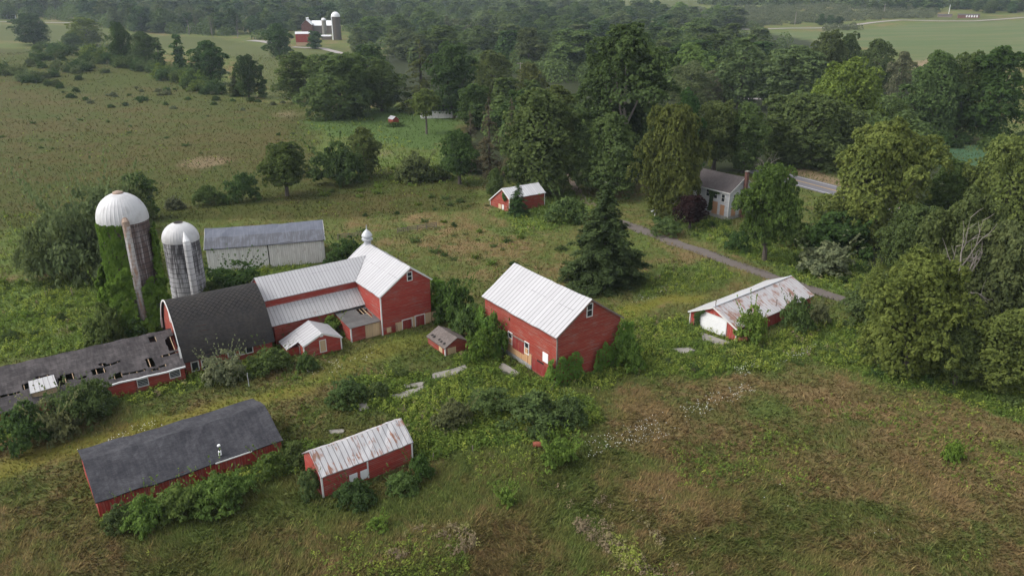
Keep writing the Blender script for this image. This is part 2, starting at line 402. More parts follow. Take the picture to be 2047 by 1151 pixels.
# colour of the sward, shared by the soil sheet and by the blades standing on it
def sward_colour(t, blades=False):
    p = t.pos(); x, y, _ = t.sep(p)
    big = t.noise(p, .018, 4, .6); mid = t.noise(p, .09, 5, .62, .6); fine = t.noise(p, .42, 6, .75, .8); tiny = t.noise(p, 2.3, 4, .7)
    warp = t.noise(p, .12, 2)
    ang = t.comb(t.math('ADD', t.math('MULTIPLY', x, .9), t.math('MULTIPLY', warp, 26)), t.math('SUBTRACT', t.math('MULTIPLY', y, .22), t.math('MULTIPLY', warp, 9)))
    streak = t.noise(ang, 1.1, 5, .7)
    f = t.math('ADD', t.math('ADD', t.math('MULTIPLY', big, .45), t.math('MULTIPLY', mid, .5)), t.math('ADD', t.math('MULTIPLY', fine, .32), t.math('MULTIPLY', streak, .25)))
    f = t.math('SUBTRACT', f, .70)
    lush = t.attr('lush'); dry = t.attr('dry')
    g = t.math('ADD', t.math('ADD', f, t.math('MULTIPLY', lush, .28)), t.math('MULTIPLY', dry, -.065))
    green = t.mix(fine, (.052,.080,.020), (.112,.138,.040))
    brown = t.mix(t.math('ADD', t.math('MULTIPLY', streak, .6), t.math('MULTIPLY', tiny, .4)), (.106,.075,.032), (.222,.160,.080))
    c = t.mix(t.ramp(g, -.085, .085), brown, green)
    olive = t.mix(tiny, (.074,.072,.022), (.130,.116,.044))
    c = t.mix(t.math('MULTIPLY', t.ramp(t.noise(p, .21, 4, .65), .42, .62), .5), c, olive)
    c = t.mix(t.math('MULTIPLY', t.ramp(lush, .25, .9), .75), c, t.mix(fine, (.066,.108,.024), (.125,.175,.044)))
    c = t.mix(t.math('MULTIPLY', t.attr('meadow_shade_tint'), .8), c, t.mix(t.math('ADD', t.math('MULTIPLY', f, 2.0), .66, None, True), t.mix(tiny, (.052,.032,.013), (.078,.054,.024)), t.mix(fine, (.024,.036,.008), (.070,.080,.021))))  # brown-olive herbage, darkened in colour for self-shade the sparse far blades lack
    c = t.mix(t.attr('mown'), c, t.mix(streak, (.105,.104,.016), (.17,.158,.026)))
    c = t.mix(t.attr('lawn'), c, t.mix(mid, (.050,.083,.022), (.074,.112,.033)))
    return c, fine, tiny, streak, x, y
def mat_ground():
    t = NT('meadow_soil')
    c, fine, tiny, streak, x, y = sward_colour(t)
    # far crops
    rows = t.line(t.math('ADD', t.math('MULTIPLY', y, .93), t.math('MULTIPLY', x, .30)), 9.0, 2.2)
    rn = t.noise(t.comb(t.math('MULTIPLY', x, .006), t.math('MULTIPLY', y, .03)), 1, 4)
    crop = t.mix(t.math('MULTIPLY', rows, t.ramp(rn, .35, .7)), t.mix(rn, (.066,.096,.036), (.094,.12,.048)), (.16,.13,.07))
    c = t.mix(t.attr('crop'), c, crop)
    c = t.mix(t.attr('beans'), c, t.mix(fine, (.042,.085,.044), (.062,.115,.06)))
    c = t.mix(t.attr('field'), c, t.mix(t.noise(t.pos(), .03, 4), (.058,.072,.022), (.088,.094,.034)))
    c = t.mix(t.attr('soil'), c, t.mix(fine, (.17,.115,.07), (.27,.20,.13)))
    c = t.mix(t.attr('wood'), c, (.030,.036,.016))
    return t.principled(c, .95, spec=.05, bump=t.math('ADD', t.math('MULTIPLY', fine, .7), t.math('MULTIPLY', tiny, .4)), bstr=.8, bdist=.35)
def mat_blade():
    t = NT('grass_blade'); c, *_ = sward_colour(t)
    r = t.attr('tone')
    c = t.mix(1.0, c, t.comb(*(t.math('ADD', .62, t.math('MULTIPLY', r, k)) for k in (1.0,.9,.85))), 'MULTIPLY')
    d = t.n('ShaderNodeBsdfDiffuse'); t.put(d.inputs[0], c)
    tr = t.n('ShaderNodeBsdfTranslucent'); t.put(tr.inputs[0], c)
    mx = t.n('ShaderNodeMixShader'); mx.inputs[0].default_value = .25
    t.t.links.new(d.outputs[0], mx.inputs[1]); t.t.links.new(tr.outputs[0], mx.inputs[2]); t.t.links.new(mx.outputs[0], t.out.inputs[0])
    return t.m
def mat_weed():
    t = NT('weed_leaf'); tone = t.attr('tone'); hue = t.attr('hue')
    c = t.mix(hue, (.105,.168,.036), (.235,.285,.058))
    c = t.mix(t.ramp(hue, 1.2, 1.9), c, (.215,.175,.115))
    c = t.mix(1.0, c, t.comb(*(t.math('ADD', .55, t.math('MULTIPLY', tone, k)) for k in (.9,.85,.8))), 'MULTIPLY')
    d = t.n('ShaderNodeBsdfDiffuse'); t.put(d.inputs[0], c)
    tr = t.n('ShaderNodeBsdfTranslucent'); t.put(tr.inputs[0], c)
    mx = t.n('ShaderNodeMixShader'); mx.inputs[0].default_value = .42
    t.t.links.new(d.outputs[0], mx.inputs[1]); t.t.links.new(tr.outputs[0], mx.inputs[2]); t.t.links.new(mx.outputs[0], t.out.inputs[0])
    return t.m

# ------------------------------------------------------------------ the ground and what is laid on it
ZONES = {
 'lush': [(1, [(690,760),(760,740),(880,745),(960,690),(1010,730),(1100,770),(1190,800),(1200,850),(1080,880),(900,905),(830,930),(830,880),(800,830),(700,820)]),
          (.9, [(1230,640),(1380,640),(1480,690),(1620,640),(1720,640),(1800,700),(1650,700),(1560,740),(1440,750),(1330,750),(1240,740)]),
          (1, [(1640,640),(1760,640),(2120,640),(2120,860),(1900,800),(1750,760),(1650,720)]),
          (.8, [(-60,560),(180,560),(330,640),(330,660),(-60,735)]), (.9, [(380,560),(520,520),(650,520),(520,560)]),
          (.9, [(-60,800),(230,770),(380,750),(560,680),(590,720),(460,760),(330,790),(120,840),(-60,900)]),
          (.9, [(190,1040),(560,890),(640,880),(600,950),(450,960),(330,1040),(230,1060)]),
          (.8, [(1290,430),(1440,440),(1560,500),(1640,480),(1720,500),(1780,590),(1700,600),(1560,540),(1430,490)]),
          (.8, [(1000,430),(1150,380),(1200,410),(1160,450),(1050,470)]), (1, [(1100,760),(1240,640),(1260,720),(1200,790)]),
          (.55, [(1250,560),(1400,520),(1500,560),(1400,580),(1280,600)]), (.5, [(0,430),(160,420),(180,540),(0,540)]),
          (.6, [(620,330),(900,300),(960,370),(780,370)]), (.4, [(560,240),(760,230),(880,330),(640,330)])],
 'dry': [(1, [(1200,780),(1400,740),(1600,760),(2120,880),(2120,1260),(1300,1260),(1180,950)]), (1.2, [(-60,160),(300,215),(520,215),(600,260),(560,330),(300,340),(-60,310)]),
         (.8, [(800,420),(980,430),(1120,470),(1130,560),(960,560),(860,520)]), (.25, [(-60,1000),(600,1010),(1000,900),(1200,950),(1200,1260),(-60,1260)]),
         (.7, [(640,380),(960,380),(960,430),(640,430)]), (.4, [(-60,880),(160,900),(160,1010),(-60,1000)]), (.6, [(1270,490),(1420,510),(1480,540),(1330,530)]),
         (.8, [(1600,400),(1720,420),(1640,470),(1590,440)])],
 'meadow_shade_tint': [(1, [(-60,95),(130,100),(300,150),(470,200),(640,215),(640,330),(900,330),(960,380),(960,420),(640,440),(400,440),(-60,460)])],  # left meadow whose colour carries the missing grass self-shade
 'mown': [(.6, [(-60,935),(150,880),(330,830),(470,790),(600,760),(640,775),(480,815),(330,865),(150,920),(-60,975)]),
          (.4, [(600,755),(720,700),(880,650),(950,640),(940,660),(860,690),(740,730),(640,770)]), (.7, [(1230,620),(1330,590),(1400,585),(1400,605),(1330,615),(1240,645)])],
 'lawn': [(1, [(590,245),(740,215),(920,212),(920,262),(860,305),(780,288),(680,275)]), (.9, [(1400,180),(1640,180),(1640,205),(1500,212)])],
 'crop': [(1, [(1500,66),(1700,62),(1850,46),(2150,39),(2150,112),(1980,130),(1850,160),(1800,100),(1600,86)])],
 'beans': [(1, [(1850,288),(2060,285),(2060,345),(1880,350)])],
 'field': [(1, [(-60,50),(140,52),(290,72),(440,76),(545,95),(580,180),(545,195),(500,140),(430,100),(260,95),(-60,78)]), (1, [(1240,-9),(1400,-9),(1400,12),(1260,14)]),
           (1, [(1950,-9),(2120,-9),(2120,8),(1950,12)]), (1, [(900,-9),(1250,-9),(1250,6),(1060,8)]), (1, [(-60,-9),(720,-9),(720,4),(-60,8)]), (1, [(100,10),(330,8),(320,30),(110,30)]),
           (.8, [(1790,27),(1995,33),(1995,44),(1830,40)]), (.7, [(590,92),(720,95),(720,125),(600,118)]), (.8, [(1860,232),(1990,240),(1990,285),(1860,285)])],
 'soil': [(.55, [(350,331),(365,318),(430,313),(458,320),(440,332),(380,336)]), (.4, [(545,230),(590,221),(612,228),(580,236)]), (.4, [(735,302),(770,300),(775,312),(745,314)]), (.9, [(1580,332),(1670,352),(1735,380),(1735,392),(1650,368),(1585,352)]), (.8, [(118,657),(165,648),(168,660),(125,668)]), (.8, [(1800,134),(1880,110),(1900,122),(1830,152)]),
          (.7, [(1450,188),(1560,186),(1560,196),(1450,198)])],
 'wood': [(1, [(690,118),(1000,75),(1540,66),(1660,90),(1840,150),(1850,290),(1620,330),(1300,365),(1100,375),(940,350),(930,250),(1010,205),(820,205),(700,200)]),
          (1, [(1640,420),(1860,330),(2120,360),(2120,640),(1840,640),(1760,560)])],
}
WZ = {k: [(w, wpoly(p)) for w, p in v] for k, v in ZONES.items()}
def zone(kind, x, y):
    """how much of a kind of ground there is at (x, y); ragged edges"""
    d = np.hypot(x, y); a = np.minimum(d*.02, 12)
    xx = x + a*(fbm(x/6, y/6, 31, 3)-.5)*2; yy = y + a*(fbm(x/6, y/6, 57, 3)-.5)*2
    out = np.zeros(np.shape(x))
    for w, poly in WZ[kind]:
        acc = 0
        for ox, oy in ((0,0),(1,0),(-1,0),(0,1.4),(0,-1.4)):
            acc = acc + in_poly(xx+ox*d*.006, yy+oy*d*.006, poly)*.2
        out = np.maximum(out, acc*w)
    return out
def build_ground():
    nr, nc = 430, 560
    rr = 14*(3000/14)**(np.linspace(0, 1, nr)); th = np.linspace(math.radians(-10), math.radians(190), nc)
    R, T = np.meshgrid(rr, th, indexing='ij'); X = R*np.cos(T); Y = R*np.sin(T); Z = terr(X, Y)
    v = np.stack([X, Y, Z], -1).reshape(-1, 3)
    i = np.arange((nr-1)*nc).reshape(nr-1, nc)[:, :-1].ravel()
    f = np.stack([i, i+nc, i+nc+1, i+1], 1)[:, ::-1]
    me = bpy.data.meshes.new('ground')
    me.vertices.add(len(v)); me.vertices.foreach_set('co', v.astype(np.float32).ravel())
    me.loops.add(f.size); me.loops.foreach_set('vertex_index', f.astype(np.int32).ravel())
    me.polygons.add(len(f)); me.polygons.foreach_set('loop_start', np.arange(0, f.size, 4, dtype=np.int32))
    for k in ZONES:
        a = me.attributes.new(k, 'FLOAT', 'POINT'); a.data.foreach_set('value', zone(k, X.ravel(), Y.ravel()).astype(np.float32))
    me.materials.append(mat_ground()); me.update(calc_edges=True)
    me.polygons.foreach_set('use_smooth', [True]*len(f))
    # flip if it looks down
    if me.polygons[0].normal.z < 0: me.flip_normals()
    tag(add('ground', me), 'rough meadow of green and brown grass', None, None, 'structure')
build_ground()

def ribbon(name, pts, width, mat, lift=.04, kind='structure', label=None, rag=0.0, offset=0.0):
    P = [np.array(p[:2], float) for p in pts]; m = MB()
    Q = []
    for i in range(len(P)-1):
        n = max(1, int(np.linalg.norm(P[i+1]-P[i])/2.5))
        Q += [P[i]+(P[i+1]-P[i])*k/n for k in range(n)]
    Q.append(P[-1])
    for _ in range(12): Q = [Q[0]]+[(Q[i-1]+2*Q[i]+Q[i+1])/4 for i in range(1, len(Q)-1)]+[Q[-1]]
    r = rnd(len(name)*7); L = []
    for i, q in enumerate(Q):
        d = Q[min(i+1, len(Q)-1)]-Q[max(i-1, 0)]; d = d/np.linalg.norm(d); n = np.array([-d[1], d[0]])
        a, b = r.normal(0, rag, 2) if rag else (0, 0)
        e = [q+n*(offset-width/2+a), q+n*offset, q+n*(offset+width/2+b)]
        L.append([(*p, float(terr(*p))+lift+(.03 if k == 1 else 0)) for k, p in enumerate(e)])
    for i in range(len(L)-1):
        for k in (0, 1): m.face([L[i][k], L[i+1][k], L[i+1][k+1], L[i][k+1]][::-1])
    o = m.build(name, mat); tag(o, label, None, None, kind); return o
DRIVE = [gp(*p) for p in [(1228,441),(1270,456),(1340,481),(1410,506),(1470,530),(1540,554),(1600,573),(1660,590),(1710,607),(1745,618),(1790,634),(1850,660)]]
ribbon('driveway', DRIVE, 3.8, M['asphalt_old'], .05, rag=.34, label='narrow worn asphalt driveway')
ribbon('path', [gp(*p) for p in [(1128,345),(1142,365),(1165,398),(1200,425),(1232,443)]], 2.6, M['dirt'], .05, rag=.3, label='dirt track into the trees')
ra, rb = gp(1640,374)[:2], gp(1850,430)[:2]; rd = (rb-ra)/np.linalg.norm(rb-ra)
ROAD = [ra-rd*26, ra, rb, rb+rd*80]
ribbon('road', ROAD, 11.0, M['asphalt'], .06, label='two lane asphalt road')
for off, mt, nm in ((-4.2,'road_white','road_edge_line'), (4.2,'road_white','road_edge_line'), (.12,'road_yellow','road_centre_line')):
    ribbon(nm, ROAD, .34, M[mt], .11, offset=off)
ribbon('road', [gp(*p) for p in [(1480,60),(1560,58),(1645,57),(1700,52),(1745,46),(1800,41),(1870,43),(1950,43),(2047,36),(2120,33)]], 9, M['gravel'], .5, label='distant pale road along the crop field')
ribbon('road', [gp(*p) for p in [(500,82),(530,84),(548,88)]], 14, M['gravel'], .4)
ribbon('path', [gp(*p) for p in [(585,95),(620,97),(645,97),(665,103),(690,110)]], 9, M['gravel'], .4, label='pale farm yard track')
ribbon('path', [gp(*p) for p in [(1440,195),(1490,200),(1545,198)]], 6, M['gravel'], .3)
ribbon('road', [gp(*p) for p in [(-60,44),(60,45),(140,47)]], 8, M['gravel'], .5)

SLABS = []
def slab(name, poly, mat, h=.10, label=None):
    W2 = [gp(*p)[:2] for p in poly]; SLABS.append([tuple(q) for q in W2]); c = sum(W2)/len(W2); r = rnd(int(poly[0][0])); pts = []
    for i in range(len(W2)):
        a, b = W2[i], W2[(i+1) % len(W2)]
        for k in range(4):
            q = a+(b-a)*k/4; pts.append(q+(q-c)*r.normal(0, .07))
    m = MB(); zt = [float(terr(*p))+h for p in pts]
    m.face([(*p, z) for p, z in zip(pts, zt)])
    for i in range(len(pts)):
        j = (i+1) % len(pts); m.face([(*pts[i], zt[i]-.5), (*pts[j], zt[j]-.5), (*pts[j], zt[j]), (*pts[i], zt[i])])
    o = m.build(name, mat)
    if o.data.polygons[0].normal.z < 0: o.data.flip_normals()
    tag(o, label, None, None, 'structure'); return o
slab('pavement', [(862,748),(905,738),(930,730),(935,737),(905,752),(868,757)], M['concrete'], .13)
slab('pavement', [(780,792),(845,772),(850,776),(815,795),(787,800)], M['concrete'], .13)
slab('pavement', [(805,770),(850,763),(845,772),(810,776)], M['concrete'], .13)
slab('pavement', [(998,733),(1006,729),(1038,748),(1034,755),(1000,742)], M['concrete'], .35)
slab('pavement', [(1345,698),(1378,695),(1390,701),(1365,707)], M['concrete'], .13)
slab('pavement', [(1400,665),(1460,684),(1440,690),(1405,680)], M['concrete'], .10)
slab('pavement', [(713,808),(734,806),(738,818),(720,822)], M['concrete'], .15)
slab('pavement', [(655,860),(690,858),(686,866),(660,867)], M['concrete'], .10)

# ------------------------------------------------------------------ buildings
class Building: pass
def roof_slab(m, L0, L1, v, hr, hf, sign, th=.12, nseg=14, sag=.06, seed=1, ridge_y=0.0):
    r = rnd(seed); us = np.linspace(L0, L1, nseg+1); s = math.hypot(v, hr-hf); nv = 3
    jit = r.normal(0, sag*.35, (nseg+1, nv+1))
    def P(i, k, dz=0):
        t = k/nv; z = hr+(hf-hr)*t + jit[i, k] - sag*math.sin(math.pi*i/nseg)*(1-.5*t)
        return (us[i], ridge_y+sign*v*t, z+dz)
    for i in range(nseg):
        for k in range(nv):
            q = [P(i,k), P(i+1,k), P(i+1,k+1), P(i,k+1)]
            uv = [(us[i],s*k/nv), (us[i+1],s*k/nv), (us[i+1],s*(k+1)/nv), (us[i],s*(k+1)/nv)]
            if sign > 0: q, uv = q[::-1], uv[::-1]
            q, uv = q[::-1], uv[::-1]
            m.face(q, uv); m.face([(a, b, c-th) for a, b, c in q[::-1]], uv[::-1])
        a, b = P(i, nv), P(i+1, nv); m.face([a, b, (b[0],b[1],b[2]-th), (a[0],a[1],a[2]-th)])
    for i in (0, nseg):
        for k in range(nv):
            a, b = P(i, k), P(i, k+1); m.face([a, b, (b[0],b[1],b[2]-th), (a[0],a[1],a[2]-th)])
def gable(name, label, cat, p, wall, roof, o=.35, og=.3, sag=.06, corners='', trim='white_trim', roof_back=None, seed=1, rake=None, cut=None, foundation=None, fascia=True):
    b = Building(); b.cx, b.cy, b.phi, b.L, b.vf, b.vb, b.hr, b.hf, b.hb = p; b.o = o
    b.z0 = float(terr(b.cx, b.cy))*0
    b.root = tag(empty(name, (b.cx, b.cy, b.z0), b.phi), label, cat)
    b.u0, b.u1 = -b.L/2+og, b.L/2-og; b.yF, b.yB = -(b.vf-o), b.vb-o; th = .13
    zF = b.hr-(b.hr-b.hf)/b.vf*(b.vf-o)-th; zB = b.hr-(b.hr-b.hb)/b.vb*(b.vb-o)-th; zP = b.hr-th; b.zF, b.zB = zF, zB
    m = MB(); zb = -.6
    def q(pts, uvf): m.face(pts, [uvf(t) for t in pts])
    q([(b.u0,b.yF,zb),(b.u1,b.yF,zb),(b.u1,b.yF,zF),(b.u0,b.yF,zF)], lambda t: (t[0], t[2]))
    q([(b.u1,b.yB,zb),(b.u0,b.yB,zb),(b.u0,b.yB,zB),(b.u1,b.yB,zB)], lambda t: (t[0], t[2]))
    q([(b.u1,b.yF,zb),(b.u1,b.yB,zb),(b.u1,b.yB,zB),(b.u1,0,zP),(b.u1,b.yF,zF)], lambda t: (t[1], t[2]))
    q([(b.u0,b.yB,zb),(b.u0,b.yF,zb),(b.u0,b.yF,zF),(b.u0,0,zP),(b.u0,b.yB,zB)], lambda t: (t[1], t[2]))
    b.wall = m.build('wall', M[wall], b.root)
    if roof:
        m = MB(); roof_slab(m, -b.L/2, b.L/2, b.vf, b.hr, b.hf, -1, sag=sag, seed=seed)
        b.roof = m.build('roof', M[roof], b.root)
        m = MB(); roof_slab(m, -b.L/2, b.L/2, b.vb, b.hr, b.hb, 1, sag=sag, seed=seed)
        m.build('roof', M[roof_back or roof], b.root)
    if rake:
        for side, u in (('L', -b.L/2-.03), ('R', b.L/2+.03)):
            if side not in rake: continue
            for y, h in ((-b.vf, b.hf), (b.vb, b.hb)):
                m = MB(); m.beam((u, 0, b.hr-.16), (u, y, h-.16), .05, .24); m.build('rake_board', M[trim], b.root)
    for c in corners.split():
        u = b.u0 if c[0] == 'L' else b.u1; y = b.yF if c[1] == 'F' else b.yB; z = zF if c[1] == 'F' else zB
        m = MB(); m.box(u-.09, u+.09, y-.09, y+.09, -.4, z-.02); m.build('corner_board', M[trim], b.root)
    if foundation:
        m = MB(); h = foundation; e = .06
        m.box(b.u0-e, b.u1+e, b.yF-e, b.yF+.2, -.5, h); m.box(b.u1-.2, b.u1+e, b.yF+.21, b.yB, -.5, h)
        m.build('foundation', M['stone'], b.root)
    return b
def loc_on(b, face, px, py, off=0.0):
    """point of the photograph -> (along, z) on a wall of the building"""
    c, s = math.cos(b.phi), math.sin(b.phi)
    d = px_dir(px, py); o = np.array([-b.cx, -b.cy, CAM_H-b.z0])
    dl = np.array([d[0]*c+d[1]*s, -d[0]*s+d[1]*c, d[2]]); ol = np.array([o[0]*c+o[1]*s, -o[0]*s+o[1]*c, o[2]])
    ax, val = {'F': (1, b.yF-off), 'K': (1, b.yB+off), 'R': (0, b.u1+off), 'L': (0, b.u0-off)}[face]
    t = (val-ol[ax])/dl[ax]; q = ol+dl*t
    return (q[0] if ax == 1 else q[1]), q[2]
def wall_box(m, b, face, a0, a1, z0, z1, t0, t1):
    if face == 'F': m.box(a0, a1, b.yF-t1, b.yF-t0, z0, z1)
    elif face == 'K': m.box(a0, a1, b.yB+t0, b.yB+t1, z0, z1)
    elif face == 'R': m.box(b.u1+t0, b.u1+t1, a0, a1, z0, z1)
    else: m.box(b.u0-t1, b.u0-t0, a0, a1, z0, z1)
def rect(b, face, tl, br):
    a0, z1 = loc_on(b, face, *tl); a1, z0 = loc_on(b, face, *br)
    if a0 > a1: a0, a1 = a1, a0
    return a0, a1, min(z0, z1), max(z0, z1)
def panel(b, face, ctr, w, h, name, mat, t=.05, label=None, parent=None):
    a, z = loc_on(b, face, *ctr); m = MB(); wall_box(m, b, face, a-w/2, a+w/2, z-h/2, z+h/2, -.02, t)
    return tag(m.build(name, M[mat], parent or b.root), label)
def window(b, face, ctr, w, h, frame='white_trim', pane='glass', fw=.13, cross=True, name='window', t=.09):
    a, z = loc_on(b, face, *ctr); m = MB()
    wall_box(m, b, face, a-w/2, a-w/2+fw, z-h/2, z+h/2, -.02, t); wall_box(m, b, face, a+w/2-fw, a+w/2, z-h/2, z+h/2, -.02, t)
    wall_box(m, b, face, a-w/2+fw, a+w/2-fw, z+h/2-fw, z+h/2, -.02, t); wall_box(m, b, face, a-w/2+fw, a+w/2-fw, z-h/2, z-h/2+fw, -.02, t)
    if cross: wall_box(m, b, face, a-w/2+fw, a+w/2-fw, z-.04, z+.04, -.02, t-.02)
    f = m.build(name, M[frame], b.root)
    m = MB(); wall_box(m, b, face, a-w/2+fw, a+w/2-fw, z-h/2+fw, z+h/2-fw, -.02, .03)
    m.build('pane' if pane == 'glass' else 'board', M[pane], f); return f

# saltbox shed with the long dark roof
b_salt = gable('poultry_shed', 'long low red shed with charcoal shingle roof and white vent pipe beside the mown track', 'shed',
   (-39.142,76.249,.636,20.334,5.617,5.059,4.513,2.232,3.086), 'red_vert', 'salt_roof', o=.35, og=.15, sag=.2, seed=4)
m = MB(); c, s = math.cos(b_salt.phi), math.sin(b_salt.phi)
def roof_pt(b, px, py, side='F'):
    """a place of the photograph on the front roof slope -> local x, y, z"""
    d = px_dir(px, py); o = np.array([-b.cx, -b.cy, CAM_H]); c, s = math.cos(b.phi), math.sin(b.phi)
    dl = np.array([d[0]*c+d[1]*s, -d[0]*s+d[1]*c, d[2]]); ol = np.array([o[0]*c+o[1]*s, -o[0]*s+o[1]*c, o[2]])
    k = (b.hr-b.hf)/b.vf           # z = hr + k*y on the front slope (y<0)
    t = (b.hr+k*ol[1]-ol[2])/(dl[2]-k*dl[1]); return ol+dl*t
x, y, z = roof_pt(b_salt, 440, 907)
m.tube([(x,y,z-.1),(x,y,z+.42)], [.20,.17], 10)
vp = m.build('vent_pipe', M['white_board'], b_salt.root)
m = MB(); m.tube([(x,y,z+.4),(x,y,z+1.15)], [.08,.08], 8); m.build('pipe_shaft', M['dark'], vp)
m = MB(); m.tube([(x,y,z+1.1),(x,y,z+1.25)], [.20,.16], 10); m.build('pipe_cap', M['white_board'], vp)
m = MB(); e0 = b_salt.vf+.02
m.box(2.2, 6.4, -e0-.05, -e0+.02, b_salt.hf-.17, b_salt.hf-.02); m.build('fascia_board', M['white_trim'], b_salt.root)

# small barn with the rusty roof
b_rust = gable('small_barn', 'small red barn with a rust streaked white metal roof and two white boarded windows', 'barn',
   (-18.009,75.046,.655,11.732,2.698,2.352,4.802,2.81,3.378), 'red', 'rusty_roof', o=.2, og=.15, sag=.13, corners='LF RF', seed=7)
panel(b_rust, 'F', (706.5,955), 1.0, 1.15, 'boarded_window', 'white_board', .06)
panel(b_rust, 'F', (728.5,947), 1.0, 1.15, 'boarded_window', 'white_board', .06)
a, z = loc_on(b_rust, 'F', 735, 935); m = MB(); wall_box(m, b_rust, 'F', a-.08, a+.08, .25, b_rust.zF-.05, -.02, .08); m.build('downspout', M['white_trim'], b_rust.root)

# tall hay barn
b_hay = gable('hay_barn', 'tall red barn with bright white ribbed metal roof, standing alone with plywood across its base', 'barn',
   (5.896,106.62,-.96,19.2,6.404,6.404,12.062,7.705,7.705), 'red_bright', 'white_roof', o=.45, og=.3, sag=.11, corners='RF', trim='wood', rake='R', seed=9)
window(b_hay, 'F', (1020.5,675), 1.15, 2.0); window(b_hay, 'F', (1053.5,695.5), 1.15, 2.0)
window(b_hay, 'R', (1178.5,619.5), 1.15, 2.1)
a0, a1, z0, z1 = rect(b_hay, 'F', (1025,675), (1048,712))
for k, (p, q) in enumerate(((a0, (a0+a1)/2-.03), ((a0+a1)/2+.03, a1))):
    m = MB(); wall_box(m, b_hay, 'F', p, q, z0+.3, z1+.4, -.02, .07); m.build('sliding_door', M['red_door'], b_hay.root)
m = MB(); wall_box(m, b_hay, 'F', a0-.4, a1+.4, z1+.43, z1+.58, -.02, .16); m.build('door_rail', M['wood'], b_hay.root)
panel(b_hay, 'F', (1090.5,714.5), 1.25, 1.5, 'boarded_window', 'white_board', .06)
A, zA = loc_on(b_hay, 'F', 1006, 719); Bq, zBq = loc_on(b_hay, 'F', 1055, 743)
n = 4
for k in range(n):
    p, q = A+(Bq-A)*k/n, A+(Bq-A)*(k+1)/n
    m = MB(); wall_box(m, b_hay, 'F', p+.02, q-.02, .75, 3.15, -.02, .06); m.build('plywood_panel', M['plywood'], b_hay.root)
m = MB(); wall_box(m, b_hay, 'F', Bq+.1, Bq+.95, .6, 2.4, -.02, .06); m.build('plywood_panel', M['plywood'], b_hay.root)
m = MB(); wall_box(m, b_hay, 'F', Bq+1.0, Bq+4.3, .2, 2.0, -.02, .03); m.build('stable_door', M['red_door'], b_hay.root)
m = MB(); wall_box(m, b_hay, 'F', Bq+2.3, Bq+3.9, 2.0, 2.28, -.02, .04); m.build('open_slot', M['dark'], b_hay.root)
m = MB(); wall_box(m, b_hay, 'F', A-1.5, Bq+1.0, -.5, .70, -.02, .10); m.build('foundation', M['stone'], b_hay.root)

# garage
b_gar = gable('garage', 'low red garage with a white roll door and rust stained white metal roof', 'garage',
   (42.001,121.067,.686,23.131,4.925,4.925,4.675,2.314,2.314), 'red_vert', 'garage_roof', o=.3, og=.35, sag=.09, corners='LF LB', rake='L', roof_back='garage_roof_clean', seed=12)
a0, a1, z0, z1 = rect(b_gar, 'L', (1401,625), (1450,677))
a0, a1 = loc_on(b_gar, 'L', 1400.5, 640)[0], loc_on(b_gar, 'L', 1450.5, 660)[0]
if a0 > a1: a0, a1 = a1, a0
m = MB()
for k in range(10): wall_box(m, b_gar, 'L', a0, a1, .05+k*.30, .05+k*.30+.28, -.02, .05+.015*(k % 2))
dr = m.build('roll_door', M['white_board'], b_gar.root)
m = MB(); wall_box(m, b_gar, 'L', a0-.15, a0, 0, 3.2, -.02, .10); wall_box(m, b_gar, 'L', a1, a1+.15, 0, 3.2, -.02, .10); wall_box(m, b_gar, 'L', a0-.15, a1+.15, 3.06, 3.2, .101, .13); m.build('door_frame', M['white_trim'], dr)
m = MB(); wall_box(m, b_gar, 'L', a1+.25, a1+1.25, 0, 2.1, -.02, .03); m.build('open_doorway', M['dark'], b_gar.root)
for p in ((1430.5,612), (1551.8,610)):
    x, y, z = roof_pt(b_gar, *p); m = MB(); m.tube([(x,y,z-.1),(x,y,z+.95)], [.06,.06], 8); m.tube([(x,y,z+.9),(x,y,z+1.05)], [.11,.09], 8); m.build('stove_pipe', M['wood'], b_gar.root)
m = MB(); m.beam((-b_gar.L/2, 0, b_gar.hr+.02), (b_gar.L/2, 0, b_gar.hr+.02), .3, .06); m.build('ridge_cap', M['metal'], b_gar.root)

# white pole shed
b_shed = gable('machine_shed', 'white walled machine shed with a bluish grey metal roof behind the silos', 'shed',
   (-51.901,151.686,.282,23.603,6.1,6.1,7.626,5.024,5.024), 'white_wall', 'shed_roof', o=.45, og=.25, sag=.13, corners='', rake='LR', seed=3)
xs = [loc_on(b_shed, 'F', x, 500)[0] for x in (415.5,477,536,590.5,647.5)]
for k in range(4):
    m = MB(); t = .05 if k in (1, 2) else .14
    wall_box(m, b_shed, 'F', xs[k]+.1, xs[k+1]-.1, 0, b_shed.zF-.35, -.02, t); m.build('sliding_door', M['white_wall'], b_shed.root)
m = MB(); wall_box(m, b_shed, 'F', b_shed.u0, b_shed.u1, b_shed.zF-.33, b_shed.zF-.03, -.02, .22); m.build('door_rail', M['dark'], b_shed.root)
m = MB(); wall_box(m, b_shed, 'F', xs[2]-.14, xs[2]+.14, 0, b_shed.zF-.34, -.02, .03); m.build('door_gap', M['dark'], b_shed.root)

